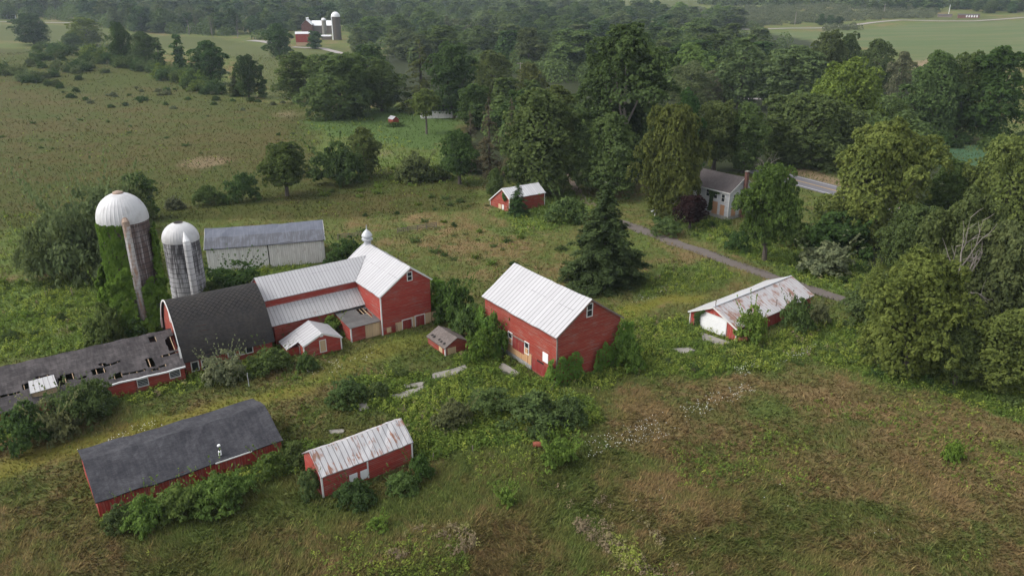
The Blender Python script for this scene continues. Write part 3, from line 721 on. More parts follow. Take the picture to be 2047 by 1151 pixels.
# cross-gabled main barn, its wing, lean-to and ell
b_main = gable('dairy_barn', 'red cross gabled barn with white metal roofs and a silver cupola beside the milk house', 'barn',
   (-21.512,122.466,-.952,16.901,5.881,3.94,10.928,6.939,8.05), 'red', 'white_roof', o=.3, og=.25, sag=.11, corners='RF', rake='R', seed=21)
window(b_main, 'R', (818.5,552), 1.0, 1.6)
for ctr, w, h, nm, mt in (((778,659),.9,.9,'plywood_panel','plywood_pale'), ((788,657.5),1.2,1.5,'door','red_door'), ((797.5,654.5),1.25,1.9,'plywood_panel','plywood_pale'),
      ((814,651),1.7,2.3,'door','red_door'), ((827,643),1.25,1.9,'plywood_panel','plywood_pale'), ((839.5,643.5),1.7,2.5,'door','red_door'), ((855.5,634.5),1.25,1.8,'plywood_panel','plywood_pale'), ((868.5,630.5),1.1,1.6,'plywood_panel','plywood_pale')):
    a, z = loc_on(b_main, 'R', *ctr); z1 = max(h+.25, z+h/2)
    m = MB(); wall_box(m, b_main, 'R', a-w/2, a+w/2, z-h/2, z+h/2, -.02, .06); d = m.build(nm, M[mt], b_main.root)
    if nm == 'door' and h > 2:
        m = MB(); wall_box(m, b_main, 'R', a-w/2-.12, a-w/2, z-h/2, z+h/2, -.02, .1); wall_box(m, b_main, 'R', a+w/2, a+w/2+.12, z-h/2, z+h/2, -.02, .1)
        wall_box(m, b_main, 'R', a-w/2-.12, a+w/2+.12, z+h/2, z+h/2+.14, -.02, .1); m.build('door_frame', M['white_trim'], d)
# cupola
m = MB(); cz = b_main.hr; cx_ = -b_main.L/2+.75
prof = [(0,-.9,.62),(0,.35,.62),(0,.45,.92),(0,.75,1.0),(0,.85,.68),(0,1.15,.68),(0,1.25,.98),(0,1.5,.92),(0,1.95,.62),(0,2.3,.25),(0,2.45,.09),(0,3.3,.04)]
m.tube([(cx_, 0, cz+p[1]) for p in prof], [p[2] for p in prof], 16)
m.build('cupola', M['metal'], b_main.root, smooth=False)
# wing: frame U along the ridge from its left end
WA = np.array([-41.79,113.90]); wphi = math.radians(35.2)
wing = empty('wing', (0,0,0)); wing.parent = b_main.root
cw, sw = math.cos(wphi), math.sin(wphi)
def w2main(u, v, z):
    x = WA[0]+u*cw+v*sw; y = WA[1]+u*sw-v*cw
    dx, dy = x-b_main.cx, y-b_main.cy; c, s = math.cos(b_main.phi), math.sin(b_main.phi)
    return (dx*c+dy*s, -dx*s+dy*c, z)
def wslab(m, pts_uvz, uvs, th=.12):
    P = [w2main(*p) for p in pts_uvz]; m.face(P, uvs); Q = [(a, b_, c_-th) for a, b_, c_ in P]; m.face(Q[::-1], uvs[::-1])
    for i in range(len(P)):
        j = (i+1) % len(P); m.face([P[i], Q[i], Q[j], P[j]])
hr_, he_ = 9.66, 6.954; sl = math.hypot(4.14, hr_-he_); n = 12
bpy.data.objects.remove(wing)
m = MB()
uR, uE = 19.62, 15.6       # where the ridge and the eave run into the main roof
for k in range(n):
    a, b2 = k/n, (k+1)/n
    wslab(m, [(uR*a,0,hr_-.05*math.sin(3.1*a)), (uE*a,4.14,he_), (uE*b2,4.14,he_), (uR*b2,0,hr_-.05*math.sin(3.1*b2))], [(uR*a,0),(uE*a,sl),(uE*b2,sl),(uR*b2,0)])
m.build('wing_roof', M['wing_roof'], b_main.root)
m = MB(); wslab(m, [(0,0,hr_),(uR,0,hr_),(uR-3.5,-4.14,he_),(0,-4.14,he_)], [(0,0),(uR,0),(uR,sl),(0,sl)]); m.build('wing_roof', M['wing_roof'], b_main.root)
m = MB()
def wq(pts): m.face([w2main(*p) for p in pts], [(p[0]+p[1], p[2]) for p in pts])
wq([(.25,3.8,-.5),(16.2,3.8,-.5),(16.2,3.8,he_+.02),(.25,3.8,he_+.02)]); wq([(17,-3.8,-.5),(.25,-3.8,-.5),(.25,-3.8,he_),(17,-3.8,he_)])
wq([(.25,-3.8,-.5),(.25,3.8,-.5),(.25,3.8,he_),(.25,0,hr_-.14),(.25,-3.8,he_)])
m.build('wing_wall', M['red'], b_main.root)
# lean-to below the wing
m = MB(); n = 10
for k in range(n):
    a, b2 = 16.2*k/n, 16.2*(k+1)/n; j0, j1 = .06*math.sin(k*2.1), .06*math.sin((k+1)*2.1)
    wslab(m, [(a,3.83,5.70),(a,6.75+j0,3.5+j0),(b2,6.75+j1,3.5+j1),(b2,3.83,5.70)], [(a,0),(a,3.7),(b2,3.7),(b2,0)], .09)
m.build('lean_to_roof', M['lean_roof'], b_main.root)
m = MB(); wq([(.4,6.35,-.5),(11.2,6.35,-.5),(11.2,6.35,3.62),(.4,6.35,3.62)]); wq([(11.2,6.35,-.5),(11.2,3.8,-.5),(11.2,3.8,5.5),(11.2,6.35,3.62)]); wq([(.4,3.8,-.5),(.4,6.35,-.5),(.4,6.35,3.62),(.4,3.8,5.5)])
m.build('lean_to_wall', M['red_bright'], b_main.root)
# ell with broken roof
ell0, ell1, ev0, ev1 = 10.75, 16.1, 6.3, 12.3
def ez(v): return 3.15-(v-ev0)/(ev1-ev0)*.55
m = MB(); nu, nv = 16, 18
def hole(i, k): return (10 <= i <= 12 and 2 <= k <= 7) or (13 <= i <= 14 and 1 <= k <= 12 and i % 2 == 1) or (i == 14 and 4 <= k <= 10) or (3 <= i <= 5 and k == 1)
for i in range(nu):
    for k in range(nv):
        if hole(i, k): continue
        u0_, u1_ = ell0-.25+(ell1-ell0+.3)*i/nu, ell0-.25+(ell1-ell0+.3)*(i+1)/nu; v0_, v1_ = ev0-.1+(ev1-ev0+.4)*k/nv, ev0-.1+(ev1-ev0+.4)*(k+1)/nv
        P = [(u0_,v0_,ez(v0_)),(u0_,v1_,ez(v1_)),(u1_,v1_,ez(v1_)),(u1_,v0_,ez(v0_))]
        m.face([w2main(*p) for p in P], [(p[0], p[1]) for p in P]); m.face([w2main(p[0], p[1], p[2]-.06) for p in P[::-1]], [(p[0], p[1]) for p in P[::-1]])
m.build('ell_roof', M['ell_roof'], b_main.root)
m = MB()
for k in range(9):
    u = ell0+.3+(ell1-ell0-.5)*k/8; m.beam(w2main(u, ev0, ez(ev0)-.16), w2main(u, ev1, ez(ev1)-.16), .07, .16)
m.build('ell_rafters', M['wood_tan'], b_main.root)
m = MB(); wq([(ell0,ev0,-.5),(ell0,ev1,-.5),(ell0,ev1,ez(ev1)-.08),(ell0,ev0,ez(ev0)-.08)]); wq([(ell0,ev1,-.5),(ell1,ev1,-.5),(ell1,ev1,ez(ev1)-.08),(ell0,ev1,ez(ev1)-.08)])
m.build('ell_wall', M['red'], b_main.root)
m = MB(); m.hexa([w2main(u, v, z) for z in (0, 2.35) for u, v in ((13.2,ev1+.02),(16.9,ev1+.02),(16.9,ev1+.08),(13.2,ev1+.08))]); m.build('plywood_panel', M['plywood_pale'], b_main.root)
m = MB(); m.hexa([w2main(u, v, z) for z in (-.4, 2.5) for u, v in ((ell0-.09,ev1-.1),(ell0+.1,ev1-.1),(ell0+.1,ev1+.09),(ell0-.09,ev1+.09))]); m.build('corner_board', M['white_trim'], b_main.root)
m = MB(); m.hexa([w2main(u, v, z) for z in (-.4, 1.9) for u, v in ((16.95,ev1+.02),(17.1,ev1+.02),(17.1,ev1+.14),(16.95,ev1+.14))]); m.build('corner_board', M['white_trim'], b_main.root)
m = MB(); a = loc_on(b_main, 'F', 712.5, 575)[0]; wall_box(m, b_main, 'F', a, a+.15, 5.8, b_main.zF-.05, -.02, .08); m.build('corner_board', M['white_trim'], b_main.root)

# gothic barn
def curved_roof_barn():
    cx, cy, phi, L, V, hr, hf = -46.45, 107.85, .594, 13.55, 7.1, 9.62, 2.3
    b = Building(); b.cx, b.cy, b.phi, b.L, b.z0 = cx, cy, phi, L, 0.0
    b.root = tag(empty('round_roof_barn', (cx, cy, 0), phi), 'barn with a big rounded roof of dark shingles and a pointed red gable end', 'barn')
    p = 1.62; ts = np.linspace(0, 1, 15)
    prof = [(V*math.sin(t*math.pi/2)**1.0, hf+(hr-hf)*max(0, 1-math.sin(t*math.pi/2)**p)**(1/p)) for t in ts]
    prof[-1] = (V+.12, hf-.1)
    s = [0]
    for i in range(1, len(prof)): s.append(s[-1]+math.dist(prof[i], prof[i-1]))
    m = MB(); n = 10; th = .14; r = rnd(2)
    us = np.linspace(-L/2, L/2, n+1); jz = r.normal(0, .035, n+1)
    for sg in (-1, 1):
        for k in range(n):
            for i in range(len(prof)-1):
                P = [(us[k],sg*prof[i][0],prof[i][1]+jz[k]),(us[k],sg*prof[i+1][0],prof[i+1][1]+jz[k]*.5),(us[k+1],sg*prof[i+1][0],prof[i+1][1]+jz[k+1]*.5),(us[k+1],sg*prof[i][0],prof[i][1]+jz[k+1])]
                uv = [(us[k],s[i]),(us[k],s[i+1]),(us[k+1],s[i+1]),(us[k+1],s[i])]
                if sg > 0: P, uv = P[::-1], uv[::-1]
                m.face(P, uv)
        for u in (us[0], us[-1]):
            for i in range(len(prof)-1):
                a, c_ = prof[i], prof[i+1]; m.face([(u,sg*a[0],a[1]),(u,sg*c_[0],c_[1]),(u,sg*c_[0],c_[1]-th),(u,sg*a[0],a[1]-th)])
    m.build('roof', M['gothic_roof'], b.root, smooth=False)
    b.u0, b.u1 = -L/2+.35, L/2-.35; b.yF, b.yB = -(V-.35), V-.35
    m = MB()
    for u in (b.u0, b.u1):
        pts = [(u, -y, z-th) for y, z in prof[:-2][::-1]]+[(u, y, z-th) for y, z in prof[1:-2]]
        pts = [(u, -(V-.35), -.5)]+[(u, max(-(V-.35), q[1]), q[2]) if q[1] < 0 else (u, min(V-.35, q[1]), q[2]) for q in pts]+[(u, V-.35, -.5)]
        if u > 0: pts = pts[::-1]
        m.face(pts[::-1], [(q[1], q[2]) for q in pts[::-1]])
    for y in (b.yF, b.yB): m.face([(b.u0,y,-.5),(b.u1,y,-.5),(b.u1,y,hf+.3),(b.u0,y,hf+.3)], [(b.u0,-.5),(b.u1,-.5),(b.u1,hf),(b.u0,hf)])
    m.build('wall', M['red_bright'], b.root)
    m = MB()
    for sg in (-1, 1):
        for i in range(len(prof)-2): m.beam((-L/2-.03,sg*prof[i][0],prof[i][1]-.04),(-L/2-.03,sg*prof[i+1][0],prof[i+1][1]-.04), .1, .26)
    m.build('rake_board', M['white_trim'], b.root)
    for ctr in ((390,731.5), (410.5,727), (462,703), (484.5,699), (498,696)): window(b, 'F', ctr, 1.15, 1.6, cross=False, fw=.14)
    m = MB(); wall_box(m, b, 'L', -.35, .35, 6.1, 8.0, -.02, .06); m.build('loft_hatch', M['white_trim'], b.root)
    return b
b_goth = curved_roof_barn()

# long ruined stable with holes in its roof
def ruined_shed():
    cx, cy, phi = -60.3, 96.0, .6216; L0, L1, V, hr, hf = -20.0, 11.35, 6.65, 5.8, 2.25
    b = Building(); b.cx, b.cy, b.phi, b.z0, b.hr, b.hf, b.vf = cx, cy, phi, 0.0, hr, hf, V; b.L = L1-L0
    b.root = tag(empty('ruined_stable', (cx, cy, 0), phi), 'long low red stable whose grey shingle roof is broken by ragged dark holes', 'stable')
    b.u0, b.u1, b.yF, b.yB = L0+.2, L1-.2, -(V-.3), V-.3
    s = math.hypot(V, hr-hf); nu, nv = 92, 22; us = np.linspace(L0, L1, nu+1); vs = np.linspace(0, 1, nv+1); r = rnd(5)
    gone = set()
    for (px, py, hw, hh) in ((302,677,1,1),(343,682,2,3),(349,685,3,3),(348,704,2,0),(338,706,1,0),(330,709,1,0),(300,726,1,2),(283,741,1,0),(272,743,1,0),(260,746,1,0),(249,749,1,0),(238,752,1,1),(227,755,1,0),
             (214,728,1,0),(222,726,2,0),(230,724,1,0),(207,729,1,0),(197,741,2,1),(137,753,2,1),(126,757,1,1),(164,755,1,0),(101,757,1,2),(89,755,2,1),(75,759,1,0),(56,773,1,1),(115,768,2,0),(6,790,2,0),(20,787,2,0),(30,785,1,0),(310,736,1,0),(325,730,1,0)):
        x, y, z = roof_pt(b, px, py); i = int((x-L0)/(L1-L0)*nu); k = int(-y/V*nv)
        for di in range(-hw, hw+1):
            for dk in range(-hh, hh+1):
                if r.random() < .93: gone.add((i+di, k+dk))
    sagf = lambda u, t: .16*np.sin(u*.55)*(.3+t*.7)+.09*np.sin(u*1.7+t*3)
    m = MB()
    jag = r.normal(0, .05, (nu+1, nv+1))
    def P(i, k, dz=0):
        u, t = us[i], vs[k]; return (u+jag[i, k]*.8, -V*t+jag[i, k]*.6*(k > 0), hr+(hf-hr)*t+sagf(u, t)*.55+jag[i, k]*.35+dz)
    for i in range(nu):
        for k in range(nv):
            if (i, k) in gone: continue
            uv = [(us[i],vs[k]*s),(us[i],vs[k+1]*s),(us[i+1],vs[k+1]*s),(us[i+1],vs[k]*s)]
            q = [P(i,k),P(i,k+1),P(i+1,k+1),P(i+1,k)]
            m.face(q, uv); m.face([(a, b_, c_-.07) for a, b_, c_ in q[::-1]], uv[::-1])
    m.build('roof', M['ruin_roof'], b.root)
    m = MB(); roof_slab(m, L0, L1, V, hr, hf, 1, sag=.12, seed=5); m.build('roof', M['ruin_roof'], b.root)
    m = MB()
    for u in np.arange(L0+.4, L1, .95): m.beam((u, 0, hr-.2), (u, -V+.1, hf-.16), .08, .15)
    m.build('rafters', M['wood_tan'], b.root)
    m = MB(); zt = hr-(hr-hf)/V*(V-.3)-.1
    m.face([(b.u0,b.yF,-.5),(b.u1,b.yF,-.5),(b.u1,b.yF,zt),(b.u0,b.yF,zt)], [(b.u0,0),(b.u1,0),(b.u1,zt),(b.u0,zt)])
    m.face([(b.u1,b.yB,-.5),(b.u0,b.yB,-.5),(b.u0,b.yB,zt),(b.u1,b.yB,zt)], [(b.u1,0),(b.u0,0),(b.u0,zt),(b.u1,zt)])
    for u in (b.u0, b.u1): m.face([(u,b.yF,-.5),(u,b.yB,-.5),(u,b.yB,zt),(u,0,hr-.15),(u,b.yF,zt)], [(b.yF,0),(b.yB,0),(b.yB,zt),(0,hr),(b.yF,zt)])
    m.build('wall', M['red_bright'], b.root)
    a0 = loc_on(b, 'F', 218, 771)[0]
    m = MB()
    us2 = np.linspace(a0, L1-.1, 9)
    for i in range(8): m.beam((us2[i],-V-.08,hf-.02+sagf(us2[i],1)*.5),(us2[i+1],-V-.08,hf-.02+sagf(us2[i+1],1)*.5), .18, .2)
    m.build('gutter', M['white_board'], b.root)
    for ctr in ((349.5,746.5), (285.5,764), (216,780)):
        f = window(b, 'F', ctr, 1.5, 1.2, cross=False, fw=.09, pane='glass')
        a, z = loc_on(b, 'F', *ctr); m = MB()
        for k in range(4): wall_box(m, b, 'F', a-.62, a+.62, z-.42+k*.24, z-.37+k*.24, .031, .06)
        m.build('louvre', M['metal'], f)
    a, z = loc_on(b, 'F', 245, 785); m = MB(); wall_box(m, b, 'F', a-1.7, a+1.7, -.3, 2.0, -.02, .22); m.build('brick_porch', M['red'], b.root)
    # sagging white dormer
    x, y, z = roof_pt(b, 86, 772); m = MB()
    m.hexa([(x-1.6,y-1.5,z+.02),(x+1.6,y-1.5,z+.12),(x+1.5,y+.9,z+.85),(x-1.5,y+.9,z+.75),(x-1.6,y-1.5,z+.1),(x+1.6,y-1.5,z+.2),(x+1.5,y+.9,z+.93),(x-1.5,y+.9,z+.83)])
    d = m.build('dormer', M['lean_roof'], b.root)
    m = MB(); m.box(x-1.45, x+1.45, y-1.3, y-1.2, z-1.6, z+.1); m.build('dormer_front', M['wood_tan'], d)
    m = MB(); m.beam((x-1.5,y-1.35,z-1.8),(x-1.5,y-1.35,z+.1), .12); m.build('dormer_post', M['wood'], d)
    return b
b_ruin = ruined_shed()
p0, p1 = at_z(38,818,1.1), at_z(82,804.5,1.25)
m = MB(); m.beam(p0, p1, .35, .22); tag(m.build('fallen_gutter', M['white_board']), 'white gutter fallen loose among the shrubs below the ruined stable', 'gutter')

# milk house with its catslide annex
b_milk = gable('milk_house', 'small red milk house with white roof and boarded door, below the cross gabled barn', 'outbuilding',
   (-31.047,108.038,-.97,5.879,3.207,3.207,3.674,2.193,2.193), 'red', 'white_roof', o=.2, og=.15, sag=.03, corners='RF RB', rake='R', seed=33)
window(b_milk, 'R', (645.5,691), 1.1, 2.1, pane='plywood_pale', cross=False, fw=.1, name='boarded_door')
panel(b_milk, 'R', (642.5,669), .5, .6, 'vent', 'white_board', .07)
m = MB(); sl2 = (3.674-2.193)/3.207; yE = -3.207
zz = lambda y: 3.674+sl2*y
m.hexa([(-b_milk.L/2,-5.1,zz(-5.1)-.1),(.9,-5.1,zz(-5.1)-.1),(.9,yE,zz(yE)-.1),(-b_milk.L/2,yE,zz(yE)-.1),(-b_milk.L/2,-5.1,zz(-5.1)),(.9,-5.1,zz(-5.1)),(.9,yE,zz(yE)),(-b_milk.L/2,yE,zz(yE))])
m.build('annex_roof', M['white_roof'], b_milk.root)
m = MB(); m.box(-b_milk.L/2+.15, .75, -4.9, -3.02, -.5, zz(-4.9)-.12); m.build('annex_wall', M['red'], b_milk.root)
window(b_milk, 'F', (598,697), 1.0, 1.3, fw=.12)

# tiny pump house
b_tiny = gable('pump_house', 'tiny red hut with a holed brown shingle roof near the tall barn', 'hut',
   (-10.191,108.601,-.944,5.702,2.378,2.378,2.571,1.304,1.304), 'red_bright', 'tiny_roof', o=.2, og=.15, sag=.05, corners='RF', seed=41)
panel(b_tiny, 'R', (903,701), 1.5, 1.2, 'plywood_panel', 'plywood_pale', .05)
panel(b_tiny, 'F', (881,697), 1.0, 1.0, 'plywood_panel', 'plywood_pale', .05)
r_ = rnd(3)
for px, py in ((864,670), (868,673), (878,679), (882,683), (888,687)):
    x, y, z = roof_pt(b_tiny, px, py); m = MB(); k = sl3 = (b_tiny.hr-b_tiny.hf)/b_tiny.vf
    w, h = .18+.1*r_.random(), .16+.08*r_.random()
    m.face([(x-w,y-h,z-k*h+.07),(x+w*.8,y-h*.8,z-k*h*.8+.07),(x+w,y+h,z+k*h+.07),(x-w*.6,y+h*.9,z+k*h*.9+.07)]); m.build('roof_hole', M['dark'], b_tiny.root)

# far small barn
b_farb = gable('wagon_barn', 'small red barn with a pale metal roof, half hidden by one dark tree', 'barn',
   (2.198,194.308,.61,11.849,3.419,6.069,5.792,3.673,1.53), 'red_bright', 'farb_roof', o=.3, og=.25, sag=.06, corners='LF LB RF', rake='L', seed=44)
panel(b_farb, 'L', (999.5,416), 1.3, 2.2, 'plywood_panel', 'plywood_pale', .06)
panel(b_farb, 'L', (1005.5,416.5), .9, 2.0, 'white_board', 'white_trim', .05)

# farmhouse
b_house = gable('farmhouse', 'two storey pale blue farmhouse with grey roof, red chimney and orange boarded windows', 'house',
   (54.148,189.288,-.931,13.25,5.478,5.478,10.292,6.964,6.964), 'pale_blue', 'house_roof', o=.4, og=.35, sag=.07, corners='RF', rake='R', seed=51, foundation=.9)
for px, py in ((1415.5,384.5), (1431,389.5), (1446,396)): window(b_house, 'F', (px, py), 1.25, 2.1, fw=.16)
window(b_house, 'R', (1468.5,396), 1.25, 2.1, fw=.16)
for f, ctr, w, h in (('F',(1428.5,415),1.7,3.2), ('F',(1443.5,420),1.3,2.6), ('R',(1465.5,424),1.7,2.6), ('R',(1480,427),1.5,2.0)): panel(b_house, f, ctr, w, h, 'plywood_panel', 'plywood_orange', .06)
m = MB(); u = b_house.L/2+.1; m.box(u-.1, u+.6, -.42, .42, 0, 11.7); ch = m.build('chimney', M['brick'], b_house.root)
m = MB(); m.box(u-.18, u+.68, -.5, .5, 11.7, 11.9); m.build('chimney_cap', M['concrete'], ch)
m = MB(); m.beam((-b_house.L/2,-b_house.vf-.03,b_house.hf-.14),(b_house.L/2,-b_house.vf-.03,b_house.hf-.14), .06, .3); m.build('fascia_board', M['white_trim'], b_house.root)
# house across the lawn, behind trees
g0, g1 = gp(856,237), gp(915,236); d = g1-g0
b_lawn = gable('cottage', 'low white house mostly hidden behind the lawn trees', 'house',
   (g0[0]+d[0]*.5, g0[1]+d[1]*.5+4, math.atan2(d[1], d[0]), 22, 4.5, 4.5, 5.6, 3.6, 3.6), 'white_wall', 'salt_roof', seed=61)
b_lawn.root.location.z = g0[2]-.2; b_lawn.z0 = g0[2]-.2
window(b_lawn, 'F', (899,226), 1.3, 1.6, fw=.12)
# coop on the lawn
g0 = gp(786,247)
b_coop = gable('chicken_coop', 'tiny red coop with a white roof on the mown lawn', 'coop', (g0[0], g0[1]+1.2, -.9, 4.4, 1.6, 1.6, 3.1, 1.9, 1.9), 'red_bright', 'white_roof', o=.15, og=.15, seed=62)
b_coop.root.location.z = g0[2]

# ------------------------------------------------------------------ silos
def silo(name, label, pos, R, zc, zt, wall, dome_open, chute_px, chute_mat, chute_r):
    root = tag(empty(name, (*pos, 0)), label, 'silo'); m = MB()
    N = 48; m.tube([(0,0,-.5)]+[(0,0,z) for z in np.linspace(0, zc, 6)], [R]*7, N, cap=False); m.build('wall', M[wall], root)
    m = MB(); nr, na = 12, 144; rings = []
    t0 = .10 if dome_open else 0.0
    for i in range(nr+1):
        t = i/nr; a = (1-t)*math.pi/2; top = zt-zc
        lim = math.pi/2*(1-t); rr = (R*1.02)*math.cos(math.pi/2*t*(.85 if dome_open else 1)); z = zc+top*math.sin(math.pi/2*t*(.85 if dome_open else 1))
        ring = []
        for k in range(na):
            ph = 2*math.pi*k/na; bump = 1+.010*(1 if k % 4 == 0 else -.2)
            ring.append((rr*bump*math.cos(ph), rr*bump*math.sin(ph), z))
        rings.append(ring)
    for i in range(nr):
        for k in range(na):
            k2 = (k+1) % na; m.face([rings[i][k], rings[i][k2], rings[i+1][k2], rings[i+1][k]])
    m.face([(x, y, zc-.25) for x, y, z in rings[0]][::-1])
    for k in range(na):
        k2 = (k+1) % na; a, b = rings[0][k], rings[0][k2]; m.face([(a[0],a[1],zc-.25),(b[0],b[1],zc-.25),b,a])
    dm = m.build('dome', M['dome'], root)
    if dome_open:
        rr = R*1.02*math.cos(math.pi/2*.85)*.98; m = MB(); m.tube([(0,0,zt-.6),(0,0,zt+.02)], [rr*1.05,rr*1.1], 20, cap=False); m.build('hatch_rim', M['wood'], dm)
        m = MB(); m.tube([(0,0,zt-.62),(0,0,zt-.05)], [rr,rr], 20); m.build('hatch_opening', M['dark'], dm)
    else:
        m = MB(); m.tube([(0,0,zt-.12),(0,0,zt+.12),(0,0,zt+.3)], [.85,.75,.3], 16); m.build('dome_cap', M['rust_tan'], dm)
    # chute down the wall
    (x0, y0), (x1, y1) = chute_px
    def ang(px, py):
        best = None
        for k in np.linspace(math.pi, 2*math.pi, 361):
            P = np.array([pos[0]+R*math.cos(k), pos[1]+R*math.sin(k)]); z = z_at(P, py); q = to_px((P[0], P[1], z))
            if best is None or abs(q[0]-px) < best[0]: best = (abs(q[0]-px), k, z)
        return best[1], best[2]
    a0, z0 = ang(x0, y0); a1, z1 = ang(x1, y1); a = (a0+a1)/2
    m = MB(); rr = R+chute_r*.55
    pts = [(rr*math.cos(a), rr*math.sin(a), z) for z in np.linspace(.0, zc-.3, 14)]
    m.tube(pts, [chute_r]*14, 10)
    c = m.build('chute', M[chute_mat], root)
    m = MB(); tip = (R*.86*math.cos(a), R*.86*math.sin(a), zc+chute_r*(2.9 if dome_open else 1.6))
    m.tube([pts[-1], (pts[-1][0], pts[-1][1], zc+.2), tip], [chute_r*1.02, chute_r*1.02, chute_r*(.12 if dome_open else .75)], 10)
    m.build('chute_hood', M['white_board' if dome_open else 'rust_tan'], c)
    root['chute_angle'] = a; return root, a
M['rust_tan'] = mat_plain('tan_rusted_metal', (.27,.20,.155), .8, .3, 1.5)
S1 = np.array([-62.15,115.72]); R1 = 3.72; S2 = np.array([-58.55,126.85])
silo1, ca1 = silo('silo', 'larger silo under a white dome with tan cap, its wall wrapped in ivy', S1, R1, 19.1, 23.3, 'silo_brown', False, ((250,440),(276,580)), 'chute_rust', .56)
silo2, ca2 = silo('silo', 'smaller bare silo of stained concrete with an open hatch in its white dome', S2, 3.02, 12.3, 15.25, 'silo', True, ((374,490),(387,585)), 'chute_pale', .62)

# ------------------------------------------------------------------ the distant farm and houses
def far_box(name, label, cat, px0, px1, pyb, hpx, dpx, wall, roof, ridge='x', z_up=0.0, hroof=.35, seed=1):
    """gabled building seen far off: px0..px1 wide, foot at pyb, eave hpx above it"""
    g0, g1 = gp(px0, pyb), gp(px1, pyb); c = (g0+g1)/2; w = np.linalg.norm((g1-g0)[:2]); k = depth(c)/F_PX
    h = hpx*k; dp = dpx*k; ang = math.atan2(g1[1]-g0[1], g1[0]-g0[0])
    if ridge == 'x': p = (c[0], c[1]+dp/2, ang, w, dp/2, dp/2, h+dp*hroof, h, h)
    else: p = (c[0], c[1]+dp/2, ang-math.pi/2, dp, w/2, w/2, h+w*hroof, h, h)
    b = gable(name, label, cat, p, wall, roof, o=.3, og=.3, sag=.05, seed=seed); b.root.location.z = c[2]-.3; b.z0 = c[2]-.3; b.k = k
    return b
bA = far_box('feed_shed', 'red shed with tan lower boards and flat pale roof at the distant farm', 'shed', 589,619.5, 92, 23, 22, 'red', 'farb_roof', 'x', hroof=.18, seed=71)
m = MB(); bA.wall.data.materials; wall_box(m, bA, 'F', bA.u0+.1, bA.u1-.1, 0, 7*bA.k, -.02, .12); m.build('lower_boards', M['wood_tan'], bA.root)
bB = far_box('gable_barn', 'dark red barn with gleaming white roof at the distant farm', 'barn', 600,621.5, 71, 20, 50, 'brick', 'white_board', 'y', hroof=.45, seed=72)
for s in (-.25, .2):
    m = MB(); m.tube([(bB.L*s,0,bB.hr-.2),(bB.L*s,0,bB.hr+1.2),(bB.L*s,0,bB.hr+1.8),(bB.L*s,0,bB.hr+2.6)], [.6,.6,1.1,.4], 8); m.build('roof_vent', M['white_board'], bB.root)
bC = far_box('long_barn', 'long barn with white roof beside the small silo of the distant farm', 'barn', 622,664, 68, 16, 26, 'wood', 'white_board', 'x', hroof=.35, seed=73)
bD = far_box('open_shed', 'low open shed with pale roof below the tall distant silo', 'shed', 641,662, 80, 7, 14, 'wood', 'farb_roof', 'x', hroof=.2, seed=74)
def far_silo(label, px, pyt, pyb, wpx, domepx, wall, chute):
    bx, by = base_of(px, pyt, pyb); g = gp(bx, by); k = depth(g)/F_PX; R = wpx*k/2; zt = z_at(g[:2], pyt)-g[2]; zc = zt-domepx*k
    root = tag(empty('silo', g), label, 'silo')
    m = MB(); m.tube([(0,0,-1),(0,0,zc)], [R,R], 24, cap=False); m.build('wall', M[wall], root)
    m = MB(); ts = np.linspace(0, math.pi/2, 8); m.tube([(0,0,zc-.2)]+[(0,0,zc+(zt-zc)*math.sin(t)) for t in ts], [R*1.03]+[max(R*1.03*math.cos(t), .02) for t in ts], 24); m.build('dome', M['white_board'], root)
    if chute:
        m = MB(); m.tube([(-R*.8,-R*.75,0),(-R*.8,-R*.75,zc)], [R*.13,R*.13], 8); m.build('chute', M['white_board'], root)
far_silo('tall distant silo with white dome and pale chute', 670, 24, 80, 17, 9, 'bark', True)
far_silo('short pale silo beside the distant long barn', 646.5, 36, 72, 9, 4.5, 'concrete', False)
far_box('farm_house', 'low white house by the distant road at the far end of the ridge meadow', 'house', 4,30, 38, 6, 8, 'white_wall', 'farb_roof', 'x', hroof=.3, seed=75)
far_box('camper', 'little white camper among the pale trunks of the far wood', 'camper', 278,287, 39, 5, 4, 'white_wall', 'white_board', 'x', hroof=.05, seed=76)
bH = far_box('ranch_house', 'low pinkish ranch house with white windows beyond the crop field', 'house', 1916,1960, 37, 6, 9, 'brick', 'house_roof', 'x', hroof=.3, seed=77)
for k in range(5): 
    m = MB(); a = bH.u0+(bH.u1-bH.u0)*(.4+.12*k); wall_box(m, bH, 'F', a-.9, a+.9, 1.5, 4.5, -.02, .15); m.build('window', M['white_board'], bH.root)
far_box('outbuilding', 'grey outbuilding beside the far flagpole', 'outbuilding', 1876,1905, 35, 4, 8, 'wood', 'house_roof', 'x', hroof=.3, seed=78)
far_box('cow_barn', 'long low blue roofed barn at the top of the far hill', 'barn', 190,222, 3.5, 1.5, 3, 'white_wall', 'shed_roof', 'x', hroof=.2, seed=79)

